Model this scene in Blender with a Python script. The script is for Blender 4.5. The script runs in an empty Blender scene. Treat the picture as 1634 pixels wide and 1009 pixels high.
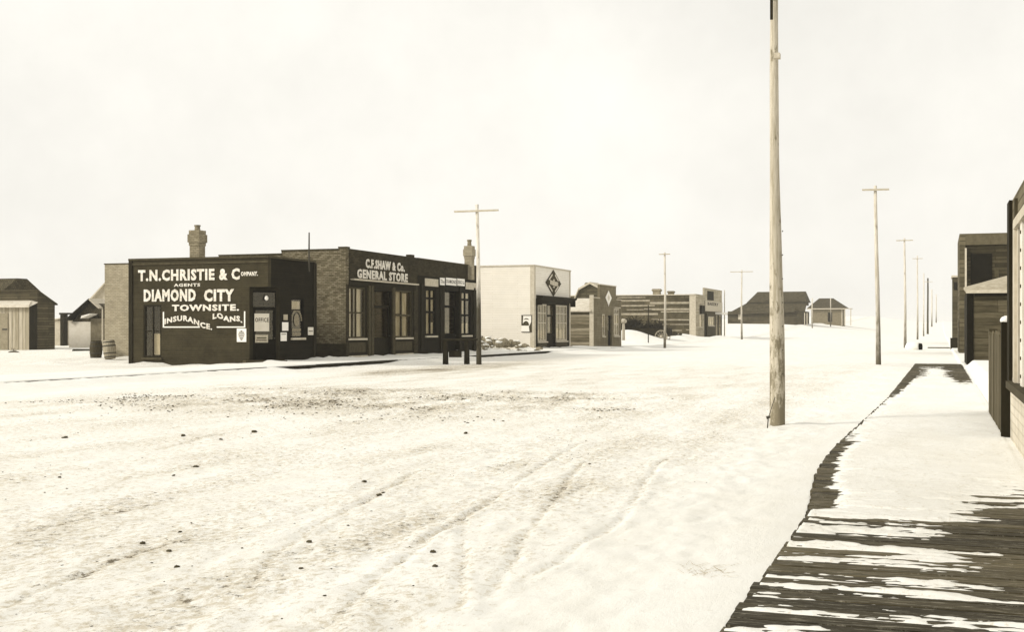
import bpy, math, random
import numpy as np
from mathutils import Vector, Matrix
random.seed(7); R = math.radians
sc = bpy.context.scene; COL = sc.collection

# ------------------------------------------------------------------ camera
CAM_Z = 1.7; YAW = math.atan(683/1930); FPX = 1930.0
cam = bpy.data.cameras.new('camera'); camo = bpy.data.objects.new('camera', cam); COL.objects.link(camo)
camo.location = (0, 0, CAM_Z); camo.rotation_euler = (R(90), 0, YAW)
cam.sensor_width = 36; cam.lens = 36*FPX/1634; cam.shift_y = 20.5/1634
cam.clip_start = .05; cam.clip_end = 8000
sc.camera = camo

# ------------------------------------------------------------------ sky and sun: bright thin overcast, low sun behind left shoulder
SUN_EL = R(30); SUN_DIR = Vector((-.78, -.62, 0)).normalized()        # horizontal direction towards the sun
w = bpy.data.worlds.new('World'); sc.world = w; w.use_nodes = True
nt = w.node_tree; nt.nodes.clear(); N = nt.nodes.new; L = nt.links.new
out = N('ShaderNodeOutputWorld'); bg = N('ShaderNodeBackground'); sky = N('ShaderNodeTexSky')
sky.sky_type = 'NISHITA'; sky.sun_disc = False; sky.sun_elevation = SUN_EL
sky.sun_rotation = math.atan2(SUN_DIR.x, SUN_DIR.y); sky.dust_density = 4.0; sky.air_density = 1.0
hs = N('ShaderNodeHueSaturation'); hs.inputs['Saturation'].default_value = 0.0
L(sky.outputs[0], hs.inputs['Color'])
mx = N('ShaderNodeMix'); mx.data_type = 'RGBA'; mx.inputs[0].default_value = .90     # thin even cloud over the clear sky
L(hs.outputs[0], mx.inputs[6]); mx.inputs[7].default_value = (9.0, 9.0, 9.0, 1)
tint = N('ShaderNodeMix'); tint.data_type = 'RGBA'; tint.blend_type = 'MULTIPLY'; tint.inputs[0].default_value = 1
L(mx.outputs[2], tint.inputs[6]); tint.inputs[7].default_value = (1.0, .975, .905, 1)
tc = N('ShaderNodeTexCoord'); nz = N('ShaderNodeTexNoise'); nz.inputs['Scale'].default_value = 3.2
nz.inputs['Detail'].default_value = 7; nz.inputs['Roughness'].default_value = .62
L(tc.outputs['Generated'], nz.inputs['Vector'])
cr = N('ShaderNodeMapRange'); cr.inputs[1].default_value = .3; cr.inputs[2].default_value = .7
cr.inputs[3].default_value = .86; cr.inputs[4].default_value = 1.06; L(nz.outputs[0], cr.inputs[0])
mul = N('ShaderNodeMix'); mul.data_type = 'RGBA'; mul.blend_type = 'MULTIPLY'; mul.inputs[0].default_value = 1
L(tint.outputs[2], mul.inputs[6]); L(cr.outputs[0], mul.inputs[7])
bg.inputs['Strength'].default_value = .085
L(mul.outputs[2], bg.inputs['Color']); L(bg.outputs[0], out.inputs[0])

sun = bpy.data.lights.new('sun', 'SUN'); suno = bpy.data.objects.new('sun', sun); COL.objects.link(suno)
sun.energy = 2.0; sun.angle = R(11); sun.color = (1, .955, .87)
sd = Vector((SUN_DIR.x*math.cos(SUN_EL), SUN_DIR.y*math.cos(SUN_EL), math.sin(SUN_EL)))
suno.rotation_euler = sd.to_track_quat('Z', 'Y').to_euler(); suno.location = sd*100
sc.view_settings.view_transform = 'Standard'; sc.view_settings.look = 'None'
sc.view_settings.exposure = 0.50; sc.view_settings.gamma = 1; sc.view_settings.use_curve_mapping = False
sc.cycles.max_bounces = 6; sc.cycles.volume_bounces = 1
sc.cycles.use_denoising = True

# ------------------------------------------------------------------ measuring: photograph -> place
C_, S_ = math.cos(YAW), math.sin(YAW)
def ray(u, v):
    a = (u-817)/FPX
    return Vector((-S_+C_*a, C_+S_*a)), (525-v)/FPX
class Face:                                                          # a vertical plane standing in the place
    def __init__(s, org, sdir, out):
        s.o = Vector(org); s.d = Vector(sdir).normalized(); s.n = Vector(out).normalized()
    def w(s, a, z, o=0): p = s.o+s.d*a+s.n*o; return (p.x, p.y, z)
    def px(s, u, v):
        r, t = ray(u, v); k = s.o.dot(s.n)/r.dot(s.n); p = r*k
        return (p-s.o).dot(s.d), CAM_Z+t*k
def FY(y): return Face((0, y), (1, 0), (0, -1))                      # wall facing the camera side (-Y)
def FXp(x): return Face((x, 0), (0, 1), (1, 0))                      # wall facing the street from the left (+X)
def FXm(x): return Face((x, 0), (0, 1), (-1, 0))
def spot(u, d): r, _ = ray(u, 0); return r.x*d, r.y*d

# ------------------------------------------------------------------ value noise
rng = np.random.RandomState(11); LAT = rng.rand(256, 256)
def vn(x, y):
    x = np.asarray(x, float); y = np.asarray(y, float)
    xi = np.floor(x).astype(int); yi = np.floor(y).astype(int); fx = x-xi; fy = y-yi
    fx = fx*fx*(3-2*fx); fy = fy*fy*(3-2*fy)
    g = lambda i, j: LAT[i % 256, j % 256]
    return (g(xi, yi)*(1-fx)+g(xi+1, yi)*fx)*(1-fy)+(g(xi, yi+1)*(1-fx)+g(xi+1, yi+1)*fx)*fy-.5
def fbm(x, y, o=4):
    r = 0; a = 1.0; f = 1.0
    for k in range(o): r = r+a*vn(x*f+17.3*k, y*f+9.1*k); a *= .5; f *= 2.03
    return r
def sm(t): t = np.clip(t, 0, 1); return t*t*(3-2*t)

# ------------------------------------------------------------------ materials
MATS = {}
def sep(v):                                                          # brown-toned greys
    k = min(1, v/.8); return (v*(1.20-.16*k), v*(1.0), v*(.52+.40*k**.7), 1)
def mat(name, v, rough=.8, var=.25, scale=3.0, stretch=(1, 1, 1), bump=.2, spec=.06, v2=None, dist=.02):
    if name in MATS: return MATS[name]
    m = bpy.data.materials.new(name); m.use_nodes = True; t = m.node_tree; n = t.nodes; l = t.links.new
    b = n['Principled BSDF']; b.inputs['Roughness'].default_value = rough; b.inputs['Specular IOR Level'].default_value = spec
    g = n.new('ShaderNodeNewGeometry'); mp = n.new('ShaderNodeMapping'); mp.inputs['Scale'].default_value = stretch
    l(g.outputs['Position'], mp.inputs[0])
    z = n.new('ShaderNodeTexNoise'); z.inputs['Scale'].default_value = scale; z.inputs['Detail'].default_value = 6
    z.inputs['Roughness'].default_value = .65; l(mp.outputs[0], z.inputs['Vector'])
    r = n.new('ShaderNodeValToRGB'); r.color_ramp.elements[0].position = .3; r.color_ramp.elements[1].position = .7
    lo = v*(1-var) if v2 is None else v2
    r.color_ramp.elements[0].color = sep(lo); r.color_ramp.elements[1].color = sep(min(.86, v*(1+var*.7)))
    l(z.outputs[0], r.inputs[0]); l(r.outputs[0], b.inputs['Base Color'])
    bp = n.new('ShaderNodeBump'); bp.inputs['Strength'].default_value = bump; bp.inputs['Distance'].default_value = dist
    l(z.outputs[0], bp.inputs['Height']); l(bp.outputs[0], b.inputs['Normal'])
    MATS[name] = m; m['t'] = 1
    return m
def banded(name, v, vj, pitch, wid=.12, brick=None, rough=.85, var=.3, bump=.5, axis='z', patch=.3):
    """boards (brick=None) or brick courses: joint lines with relief, value varies from board to board"""
    if name in MATS: return MATS[name]
    m = bpy.data.materials.new(name); m.use_nodes = True; t = m.node_tree; n = t.nodes; l = t.links.new
    b = n['Principled BSDF']; b.inputs['Roughness'].default_value = rough; b.inputs['Specular IOR Level'].default_value = .06
    g = n.new('ShaderNodeNewGeometry'); sx = n.new('ShaderNodeSeparateXYZ'); l(g.outputs['Position'], sx.inputs[0])
    ad = n.new('ShaderNodeMath'); ad.operation = 'ADD'; l(sx.outputs[0], ad.inputs[0]); l(sx.outputs[1], ad.inputs[1])
    cb = n.new('ShaderNodeCombineXYZ'); l(ad.outputs[0], cb.inputs[0]); l(sx.outputs[2], cb.inputs[1])
    if axis == 'v':
        l(ad.outputs[0], cb.inputs[1]); l(sx.outputs[2], cb.inputs[0])
    br = n.new('ShaderNodeTexBrick'); l(cb.outputs[0], br.inputs['Vector'])
    br.inputs['Scale'].default_value = 1; br.inputs['Row Height'].default_value = pitch
    br.inputs['Brick Width'].default_value = brick or 3.1
    br.inputs['Mortar Size'].default_value = pitch*wid; br.inputs['Mortar Smooth'].default_value = .3
    br.inputs['Bias'].default_value = 0; br.offset = .5 if brick else .37
    br.inputs['Color1'].default_value = sep(v*(1-var)); br.inputs['Color2'].default_value = sep(min(.84, v*(1+var)))
    br.inputs['Mortar'].default_value = sep(vj)
    z = n.new('ShaderNodeTexNoise'); z.inputs['Scale'].default_value = 1.3; z.inputs['Detail'].default_value = 8
    z.inputs['Roughness'].default_value = .7; l(g.outputs['Position'], z.inputs['Vector'])
    mr = n.new('ShaderNodeMapRange'); mr.inputs[1].default_value = .3; mr.inputs[2].default_value = .7
    mr.inputs[3].default_value = 1-patch; mr.inputs[4].default_value = 1+patch; l(z.outputs[0], mr.inputs[0])
    mu = n.new('ShaderNodeMix'); mu.data_type = 'RGBA'; mu.blend_type = 'MULTIPLY'; mu.inputs[0].default_value = 1
    l(br.outputs['Color'], mu.inputs[6]); l(mr.outputs[0], mu.inputs[7]); l(mu.outputs[2], b.inputs['Base Color'])
    bp = n.new('ShaderNodeBump'); bp.inputs['Strength'].default_value = bump; bp.inputs['Distance'].default_value = .015; bp.invert = True
    l(br.outputs['Fac'], bp.inputs['Height']); l(bp.outputs[0], b.inputs['Normal'])
    MATS[name] = m
    return m
def glass():
    if 'window_glass' in MATS: return MATS['window_glass']
    m = bpy.data.materials.new('window_glass'); m.use_nodes = True; t = m.node_tree; n = t.nodes; l = t.links.new; n.clear()
    o = n.new('ShaderNodeOutputMaterial'); mi = n.new('ShaderNodeMixShader'); tr = n.new('ShaderNodeBsdfTransparent')
    gl = n.new('ShaderNodeBsdfGlossy'); gl.inputs['Roughness'].default_value = .06; gl.inputs[0].default_value = (.95, .88, .72, 1); tr.inputs[0].default_value = (.9, .88, .82, 1)
    f = n.new('ShaderNodeFresnel'); f.inputs[0].default_value = 1.55
    zn = n.new('ShaderNodeTexNoise'); zn.inputs['Scale'].default_value = 1.4; bp = n.new('ShaderNodeBump'); bp.inputs['Strength'].default_value = .03
    l(zn.outputs[0], bp.inputs['Height']); l(bp.outputs[0], gl.inputs['Normal'])
    f = n.new('ShaderNodeLayerWeight'); f.inputs[0].default_value = .5
    pw = n.new('ShaderNodeMath'); pw.operation = 'POWER'; l(f.outputs['Facing'], pw.inputs[0]); pw.inputs[1].default_value = 4
    ma = n.new('ShaderNodeMath'); ma.operation = 'MULTIPLY_ADD'; l(pw.outputs[0], ma.inputs[0]); ma.inputs[1].default_value = .55; ma.inputs[2].default_value = .045
    l(ma.outputs[0], mi.inputs[0]); l(tr.outputs[0], mi.inputs[1]); l(gl.outputs[0], mi.inputs[2]); l(mi.outputs[0], o.inputs[0])
    MATS['window_glass'] = m
    return m
def snow_mat(name, v=.80, dirt=True):
    if name in MATS: return MATS[name]
    m = bpy.data.materials.new(name); m.use_nodes = True; t = m.node_tree; n = t.nodes; l = t.links.new
    b = n['Principled BSDF']; b.inputs['Roughness'].default_value = .75; b.inputs['Specular IOR Level'].default_value = .15
    g = n.new('ShaderNodeNewGeometry')
    def noise(sc_, st, det=6, ro=.65):
        mp = n.new('ShaderNodeMapping'); mp.inputs['Scale'].default_value = st; l(g.outputs['Position'], mp.inputs[0])
        z = n.new('ShaderNodeTexNoise'); z.inputs['Scale'].default_value = sc_; z.inputs['Detail'].default_value = det
        z.inputs['Roughness'].default_value = ro; l(mp.outputs[0], z.inputs['Vector']); return z.outputs[0]
    def rng_(x, a, b_, c, d):
        r = n.new('ShaderNodeMapRange'); r.inputs[1].default_value = a; r.inputs[2].default_value = b_
        r.inputs[3].default_value = c; r.inputs[4].default_value = d; l(x, r.inputs[0]); return r.outputs[0]
    def math_(op, a, b_):
        q = n.new('ShaderNodeMath'); q.operation = op; q.use_clamp = False
        for i, x in enumerate((a, b_)):
            if isinstance(x, (int, float)): q.inputs[i].default_value = x
            else: l(x, q.inputs[i])
        return q.outputs[0]
    def mixc(f, a, b_):
        q = n.new('ShaderNodeMix'); q.data_type = 'RGBA'; l(f, q.inputs[0])
        for i, x in ((6, a), (7, b_)):
            if isinstance(x, tuple): q.inputs[i].default_value = x
            else: l(x, q.inputs[i])
        return q.outputs[2]
    fine = noise(15, (1, .6, 1), 10, .82); mid = noise(1.1, (1, .4, 1), 5)
    c = mixc(rng_(mid, .35, .65, 0, 1), (v*.96, v*.935, v*.855, 1), (v*1.03, v*1.015, v*.955, 1))
    if dirt:
        at = n.new('ShaderNodeAttribute'); at.attribute_name = 'dirt'
        f1 = rng_(math_('ADD', fine, math_('MULTIPLY', at.outputs['Fac'], .22)), .545, .66, 0, .62)
        c = mixc(f1, c, (.44, .36, .22, 1))
        sp = noise(12, (1, .7, 1), 10, .85)
        f2 = rng_(math_('ADD', sp, math_('MULTIPLY', at.outputs['Fac'], .22)), .640, .70, 0, .9)
        c = mixc(f2, c, (.10, .075, .04, 1))
    l(c, b.inputs['Base Color'])
    bp = n.new('ShaderNodeBump'); bp.inputs['Strength'].default_value = .5; bp.inputs['Distance'].default_value = .03
    l(math_('ADD', fine, math_('MULTIPLY', mid, 1.5)), bp.inputs['Height']); l(bp.outputs[0], b.inputs['Normal'])
    MATS[name] = m
    return m
def plank_mat():
    m = bpy.data.materials.new('weathered_plank'); m.use_nodes = True; t = m.node_tree; n = t.nodes; l = t.links.new
    b = n['Principled BSDF']; b.inputs['Roughness'].default_value = .85; b.inputs['Specular IOR Level'].default_value = .15
    g = n.new('ShaderNodeNewGeometry'); oi = n.new('ShaderNodeObjectInfo')
    mp = n.new('ShaderNodeMapping'); mp.inputs['Scale'].default_value = (1.2, 26, 3); l(g.outputs['Position'], mp.inputs[0])
    z = n.new('ShaderNodeTexNoise'); z.inputs['Scale'].default_value = 2.2; z.inputs['Detail'].default_value = 9; z.inputs['Roughness'].default_value = .72
    l(mp.outputs[0], z.inputs['Vector'])
    r = n.new('ShaderNodeValToRGB'); e = r.color_ramp.elements; e[0].position = .33; e[0].color = sep(.020); e[1].position = .68; e[1].color = sep(.105)
    l(z.outputs[0], r.inputs[0])
    mr = n.new('ShaderNodeMapRange'); mr.inputs[3].default_value = .5; mr.inputs[4].default_value = 1.5; l(oi.outputs['Random'], mr.inputs[0])
    mu = n.new('ShaderNodeMix'); mu.data_type = 'RGBA'; mu.blend_type = 'MULTIPLY'; mu.inputs[0].default_value = 1
    l(r.outputs[0], mu.inputs[6]); l(mr.outputs[0], mu.inputs[7])
    # rime: thin frost left on the grain
    mp2 = n.new('ShaderNodeMapping'); mp2.inputs['Scale'].default_value = (2.4, 15, 1); l(g.outputs['Position'], mp2.inputs[0])
    z2 = n.new('ShaderNodeTexNoise'); z2.inputs['Scale'].default_value = 2.0; z2.inputs['Detail'].default_value = 10; z2.inputs['Roughness'].default_value = .8
    l(mp2.outputs[0], z2.inputs['Vector'])
    r2 = n.new('ShaderNodeMapRange'); r2.inputs[1].default_value = .53; r2.inputs[2].default_value = .68; r2.inputs[4].default_value = .5; l(z2.outputs[0], r2.inputs[0])
    m2 = n.new('ShaderNodeMix'); m2.data_type = 'RGBA'; l(r2.outputs[0], m2.inputs[0]); l(mu.outputs[2], m2.inputs[6]); m2.inputs[7].default_value = (.62, .57, .45, 1)
    l(m2.outputs[2], b.inputs['Base Color'])
    bp = n.new('ShaderNodeBump'); bp.inputs['Strength'].default_value = .6; bp.inputs['Distance'].default_value = .01
    l(z.outputs[0], bp.inputs['Height']); l(bp.outputs[0], b.inputs['Normal'])
    return m
def pole_mat(name='peeled_pole_wood', zd=None, k=1.0, stain_glare=.8):
    m = bpy.data.materials.new(name); m.use_nodes = True; t = m.node_tree; n = t.nodes; l = t.links.new
    b = n['Principled BSDF']; b.inputs['Roughness'].default_value = .8; b.inputs['Specular IOR Level'].default_value = .15
    tc = n.new('ShaderNodeTexCoord'); mp = n.new('ShaderNodeMapping'); mp.inputs['Scale'].default_value = (9, 9, .5); l(tc.outputs['Object'], mp.inputs[0])
    z = n.new('ShaderNodeTexNoise'); z.inputs['Scale'].default_value = 2; z.inputs['Detail'].default_value = 8; z.inputs['Roughness'].default_value = .7
    l(mp.outputs[0], z.inputs['Vector'])
    r = n.new('ShaderNodeValToRGB'); e = r.color_ramp.elements; e[0].position = .36; e[0].color = sep(.40*k); e[1].position = .56; e[1].color = sep(.74*k)
    l(z.outputs[0], r.inputs[0])
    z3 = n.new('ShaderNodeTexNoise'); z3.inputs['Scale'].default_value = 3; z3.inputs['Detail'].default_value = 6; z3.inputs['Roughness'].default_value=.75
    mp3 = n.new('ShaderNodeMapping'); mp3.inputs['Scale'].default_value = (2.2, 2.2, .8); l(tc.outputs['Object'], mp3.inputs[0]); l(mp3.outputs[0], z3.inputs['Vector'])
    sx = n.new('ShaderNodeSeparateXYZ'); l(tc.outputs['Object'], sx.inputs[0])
    hz = n.new('ShaderNodeMapRange'); hz.inputs[1].default_value = 0; hz.inputs[2].default_value = 2.6; hz.inputs[3].default_value = .16; hz.inputs[4].default_value = -.05  # stains thicken at the foot; the paler top is painted sky glare
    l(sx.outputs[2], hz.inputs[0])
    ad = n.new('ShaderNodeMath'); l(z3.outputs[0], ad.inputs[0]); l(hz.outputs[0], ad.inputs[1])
    st = n.new('ShaderNodeMapRange'); st.inputs[1].default_value = .53; st.inputs[2].default_value = .62; st.inputs[4].default_value = stain_glare; l(ad.outputs[0], st.inputs[0])
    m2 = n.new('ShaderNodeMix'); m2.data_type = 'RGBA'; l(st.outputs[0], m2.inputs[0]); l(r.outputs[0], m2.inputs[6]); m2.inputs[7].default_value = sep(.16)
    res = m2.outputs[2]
    if zd:                                                          # sky glare put into the colour: shaft dark below, washed pale above
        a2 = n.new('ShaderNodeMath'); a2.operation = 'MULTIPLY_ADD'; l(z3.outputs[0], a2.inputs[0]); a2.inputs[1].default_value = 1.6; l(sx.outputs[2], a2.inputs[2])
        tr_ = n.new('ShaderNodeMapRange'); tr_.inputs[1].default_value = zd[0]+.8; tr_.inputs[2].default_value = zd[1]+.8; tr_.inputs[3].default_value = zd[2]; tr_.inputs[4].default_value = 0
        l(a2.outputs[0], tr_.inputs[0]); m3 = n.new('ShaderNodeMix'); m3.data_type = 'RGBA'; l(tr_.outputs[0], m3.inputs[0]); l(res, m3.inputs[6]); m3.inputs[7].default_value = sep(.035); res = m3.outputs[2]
    l(res, b.inputs['Base Color'])
    bp = n.new('ShaderNodeBump'); bp.inputs['Strength'].default_value = .5; bp.inputs['Distance'].default_value = .02
    l(z.outputs[0], bp.inputs['Height']); l(bp.outputs[0], b.inputs['Normal'])
    return m

SNOW = snow_mat('street_snow'); CLEAN = snow_mat('fresh_snow', .80, False)
PLANK = plank_mat(); POLE = pole_mat(k=.66, stain_glare=.92); POLE_GLARE = pole_mat('sky_glare_pole', (2.7, 4.2, .96)); POLE_FAR = pole_mat('far_glare_pole', (-.6, 4.5, .8), k=.85); GLASS = glass()  # middle and far poles carry painted glare: pale tops, dark feet
M_CHR = banded('dark_painted_brick', .038, .026, .085, .12, None, var=.10, bump=.3, patch=.3)
M_CHRF = banded('shaded_painted_brick', .012, .008, .085, .12, None, var=.1, bump=.3, patch=.2)  # street side: its shade painted in as a darker copy of the brick
M_BRK = banded('common_brick', .145, .085, .085, .18, .23, var=.45, bump=.6)
M_BRKF = banded('dark_face_brick', .036, .024, .085, .16, .23, var=.3)
M_BRKP = banded('pale_brick', .29, .22, .085, .16, .23, var=.14, patch=.2)
M_CHIM = banded('chimney_brick', .21, .14, .085, .16, .23, var=.2)
M_WHITE = banded('white_clapboard', .70, .60, .13, .12, None, var=.03, bump=.25, patch=.05)
M_WTRIM = mat('white_trim_paint', .66, var=.15, scale=6)
M_CREAM = mat('cream_trim_paint', .45, var=.2, scale=5)
M_GREYB = banded('grey_weathered_board', .14, .10, .2, .07, None, var=.12)
M_SAND = banded('pale_weathered_board', .33, .22, .2, .1, None, var=.15)
M_DARKB = banded('dark_weathered_board', .065, .035, .2, .14, None, var=.35)
M_SHING = banded('dark_shingle', .065, .04, .16, .2, .2, var=.4)
M_TAR = banded('tar_paper', .075, .045, .9, .05, None, var=.25, patch=.5)
M_DARK = mat('dark_wood', .018, var=.35, scale=5, stretch=(1, 1, .3))
M_TRIMD = mat('dark_trim_paint', .020, var=.3, scale=6)
M_TRIMM = mat('brown_trim_paint', .055, var=.3, scale=6)
M_BLACK = mat('black_interior', .007, var=.3)
M_IRON = mat('black_iron', .03, rough=.6, spec=.4)
M_REFL = mat('sky_reflection_blind', .55, var=.35, scale=1.6, stretch=(3, 3, .8))  # pale panels imitate sky reflected in the panes
M_PAPER = mat('aged_paper', .55, var=.15, scale=8)
M_LETT = mat('white_sign_paint', .80, var=.06, scale=9)
M_SIGN = mat('worn_sign_lettering', .80, var=.06, scale=7, v2=.46, stretch=(1, 1, 2.5))
M_INK = mat('printed_dark_ink', .05, var=.2)
M_ROCK = mat('broken_rock', .22, var=.5, scale=4)
M_CLOD = mat('frozen_mud', .07, var=.4, scale=12)
M_TWIG = mat('dry_twig', .10, var=.4, scale=8)

# ------------------------------------------------------------------ mesh helpers
class MB:
    def __init__(s): s.v = []; s.f = []; s.smooth = False
    def poly(s, pts, faces):
        b = len(s.v); s.v += [tuple(p) for p in pts]; s.f += [tuple(b+i for i in f) for f in faces]; return s
    def hexa(s, p):                                                 # 8 points: bottom 4 then top 4
        return s.poly(p, [(3, 2, 1, 0), (4, 5, 6, 7), (0, 1, 5, 4), (1, 2, 6, 5), (2, 3, 7, 6), (3, 0, 4, 7)])
    def box(s, x0, x1, y0, y1, z0, z1):
        return s.hexa([(x0, y0, z0), (x1, y0, z0), (x1, y1, z0), (x0, y1, z0), (x0, y0, z1), (x1, y0, z1), (x1, y1, z1), (x0, y1, z1)])
    def fb(s, F, a0, a1, z0, z1, o0, o1):                           # box on a Face
        return s.hexa([F.w(a0, z0, o1), F.w(a1, z0, o1), F.w(a1, z0, o0), F.w(a0, z0, o0), F.w(a0, z1, o1), F.w(a1, z1, o1), F.w(a1, z1, o0), F.w(a0, z1, o0)])
    def fprism(s, F, pts, o0, o1):                                  # outline (a,z) extruded from o0 to o1
        n = len(pts); p = [F.w(a, z, o1) for a, z in pts]+[F.w(a, z, o0) for a, z in pts]
        return s.poly(p, [tuple(range(n)), tuple(range(2*n-1, n-1, -1))]+[(i, i+n, (i+1) % n+n, (i+1) % n) for i in range(n)])
    def tube(s, p0, p1, r0, r1=None, n=10, caps=True):
        r1 = r0 if r1 is None else r1; p0 = Vector(p0); p1 = Vector(p1); d = (p1-p0).normalized()
        a = d.orthogonal().normalized(); b = d.cross(a); pts = []
        for p, r in ((p0, r0), (p1, r1)):
            for k in range(n): t = 2*math.pi*k/n; pts.append(p+a*(r*math.cos(t))+b*(r*math.sin(t)))
        f = [(k, (k+1) % n, (k+1) % n+n, k+n) for k in range(n)]
        if caps: f += [tuple(range(n-1, -1, -1)), tuple(range(n, 2*n))]
        return s.poly(pts, f)
    def lathe(s, c, prof, n=16, axis=Vector((0, 0, 1))):            # prof: (r, h)
        q = Vector((0, 0, 1)).rotation_difference(Vector(axis)); pts = []; c = Vector(c)
        for r, h in prof:
            for k in range(n): t = 2*math.pi*k/n; pts.append(c+q@Vector((r*math.cos(t), r*math.sin(t), h)))
        f = [(j*n+k, j*n+(k+1) % n, (j+1)*n+(k+1) % n, (j+1)*n+k) for j in range(len(prof)-1) for k in range(n)]
        f += [tuple(range(n-1, -1, -1)), tuple(range((len(prof)-1)*n, len(prof)*n))]
        return s.poly(pts, f)
    def lump(s, c, r, n=7, m=4, sq=.7, rnd=random):
        pts = []; 
        for j in range(1, m):
            ph = math.pi*j/m
            for k in range(n):
                t = 2*math.pi*k/n; q = rnd.uniform(.62, 1.25)
                pts.append((c[0]+r*q*math.sin(ph)*math.cos(t), c[1]+r*q*math.sin(ph)*math.sin(t), c[2]+r*sq*q*math.cos(ph)))
        pts += [(c[0], c[1], c[2]+r*sq), (c[0], c[1], c[2]-r*sq)]; T = len(pts)-2
        f = [(j*n+k, (j+1)*n+k, (j+1)*n+(k+1) % n, j*n+(k+1) % n) for j in range(m-2) for k in range(n)]
        f += [(T, k, (k+1) % n) for k in range(n)]+[(T+1, (m-2)*n+(k+1) % n, (m-2)*n+k) for k in range(n)]
        return s.poly(pts, f)
ORG = {}
def root(name, label, cat, loc=(0, 0, 0), group=None):
    o = bpy.data.objects.new(name, None); o.empty_display_size = .3; COL.objects.link(o); o.location = loc
    o['label'] = label; o['category'] = cat
    if group: o['group'] = group
    ORG[o.name] = Vector(loc); return o
def P(name, mb, m, parent=None, label=None, smooth=False, origin=None):
    me = bpy.data.meshes.new(name); lo = ORG[parent.name] if parent else Vector(origin or (0, 0, 0))
    me.from_pydata([(a-lo.x, b-lo.y, c-lo.z) for a, b, c in mb.v], [], mb.f); me.update()
    me.materials.append(m)
    if smooth or mb.smooth: me.polygons.foreach_set('use_smooth', [True]*len(me.polygons))
    o = bpy.data.objects.new(name, me); COL.objects.link(o)
    if parent: o.parent = parent
    else: o.location = lo
    if label: o['label'] = label
    ORG[o.name] = lo; return o
def tag(o, label, cat, group=None):
    o['label'] = label; o['category'] = cat
    if group: o['group'] = group
    return o
def copy_tree(o, parent=None):
    c = o.copy(); COL.objects.link(c)
    if parent: c.parent = parent
    ORG[c.name] = ORG[o.name]
    for ch in list(o.children): copy_tree(ch, c)
    return c
def wall(mb, F, a0, a1, z0, z1, th, holes=()):
    """wall with real openings; holes = (a0,a1,z0,z1)"""
    A = sorted({a0, a1, *[min(max(h[i], a0), a1) for h in holes for i in (0, 1)]})
    for i in range(len(A)-1):
        p, q = A[i], A[i+1]
        hs_ = sorted([h for h in holes if h[0] <= p+1e-6 and h[1] >= q-1e-6], key=lambda h: h[2]); z = z0
        for h in hs_:
            if h[2] > z+1e-4: mb.fb(F, p, q, z, h[2], -th, 0)
            z = h[3]
        if z < z1-1e-4: mb.fb(F, p, q, z, z1, -th, 0)
    return mb
FONT_CACHE = {}
def text(F, s, rect, name, parent, m, bold=.03, o=.012, th=.02, warp=None, size_kind=None):
    a0, a1, z0, z1 = rect
    cu = bpy.data.curves.new('t', 'FONT'); cu.body = s; cu.offset = bold; cu.resolution_u = 2; cu.space_character = 1.16; cu.extrude = .0
    ob = bpy.data.objects.new('t', cu); COL.objects.link(ob); bpy.context.view_layer.update()
    me = bpy.data.meshes.new_from_object(ob.evaluated_get(bpy.context.evaluated_depsgraph_get()))
    vs = [v.co.copy() for v in me.vertices]; fs = [tuple(p.vertices) for p in me.polygons]
    bpy.data.objects.remove(ob); bpy.data.curves.remove(cu); bpy.data.meshes.remove(me)
    x0 = min(v.x for v in vs); x1 = max(v.x for v in vs); y0 = min(v.y for v in vs); y1 = max(v.y for v in vs)
    mb = MB(); pts = []; 
    for v in vs:
        a = a0+(v.x-x0)/(x1-x0)*(a1-a0); z = z0+(v.y-y0)/(y1-y0)*(z1-z0)
        if warp: z += warp((v.x-x0)/(x1-x0))
        pts.append(F.w(a, z, o+th))
    ed = {}
    for f in fs:
        for i in range(len(f)): e = (f[i], f[(i+1) % len(f)]); ed[e] = ed.get(e, 0)+1
    nn = len(pts); back = [tuple(Vector(p)-Vector((F.n.x*th, F.n.y*th, 0))) for p in pts]
    side = [(b, a, a+nn, b+nn) for (a, b) in ed if (b, a) not in ed]
    mb.poly(pts+back, fs+side)
    return P(name, mb, m, parent)
def rect(F, u0, v0, u1, v1):
    a0, z0 = F.px(u0, v0); a1, z1 = F.px(u1, v1); return a0, a1, min(z0, z1), max(z0, z1)
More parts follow.
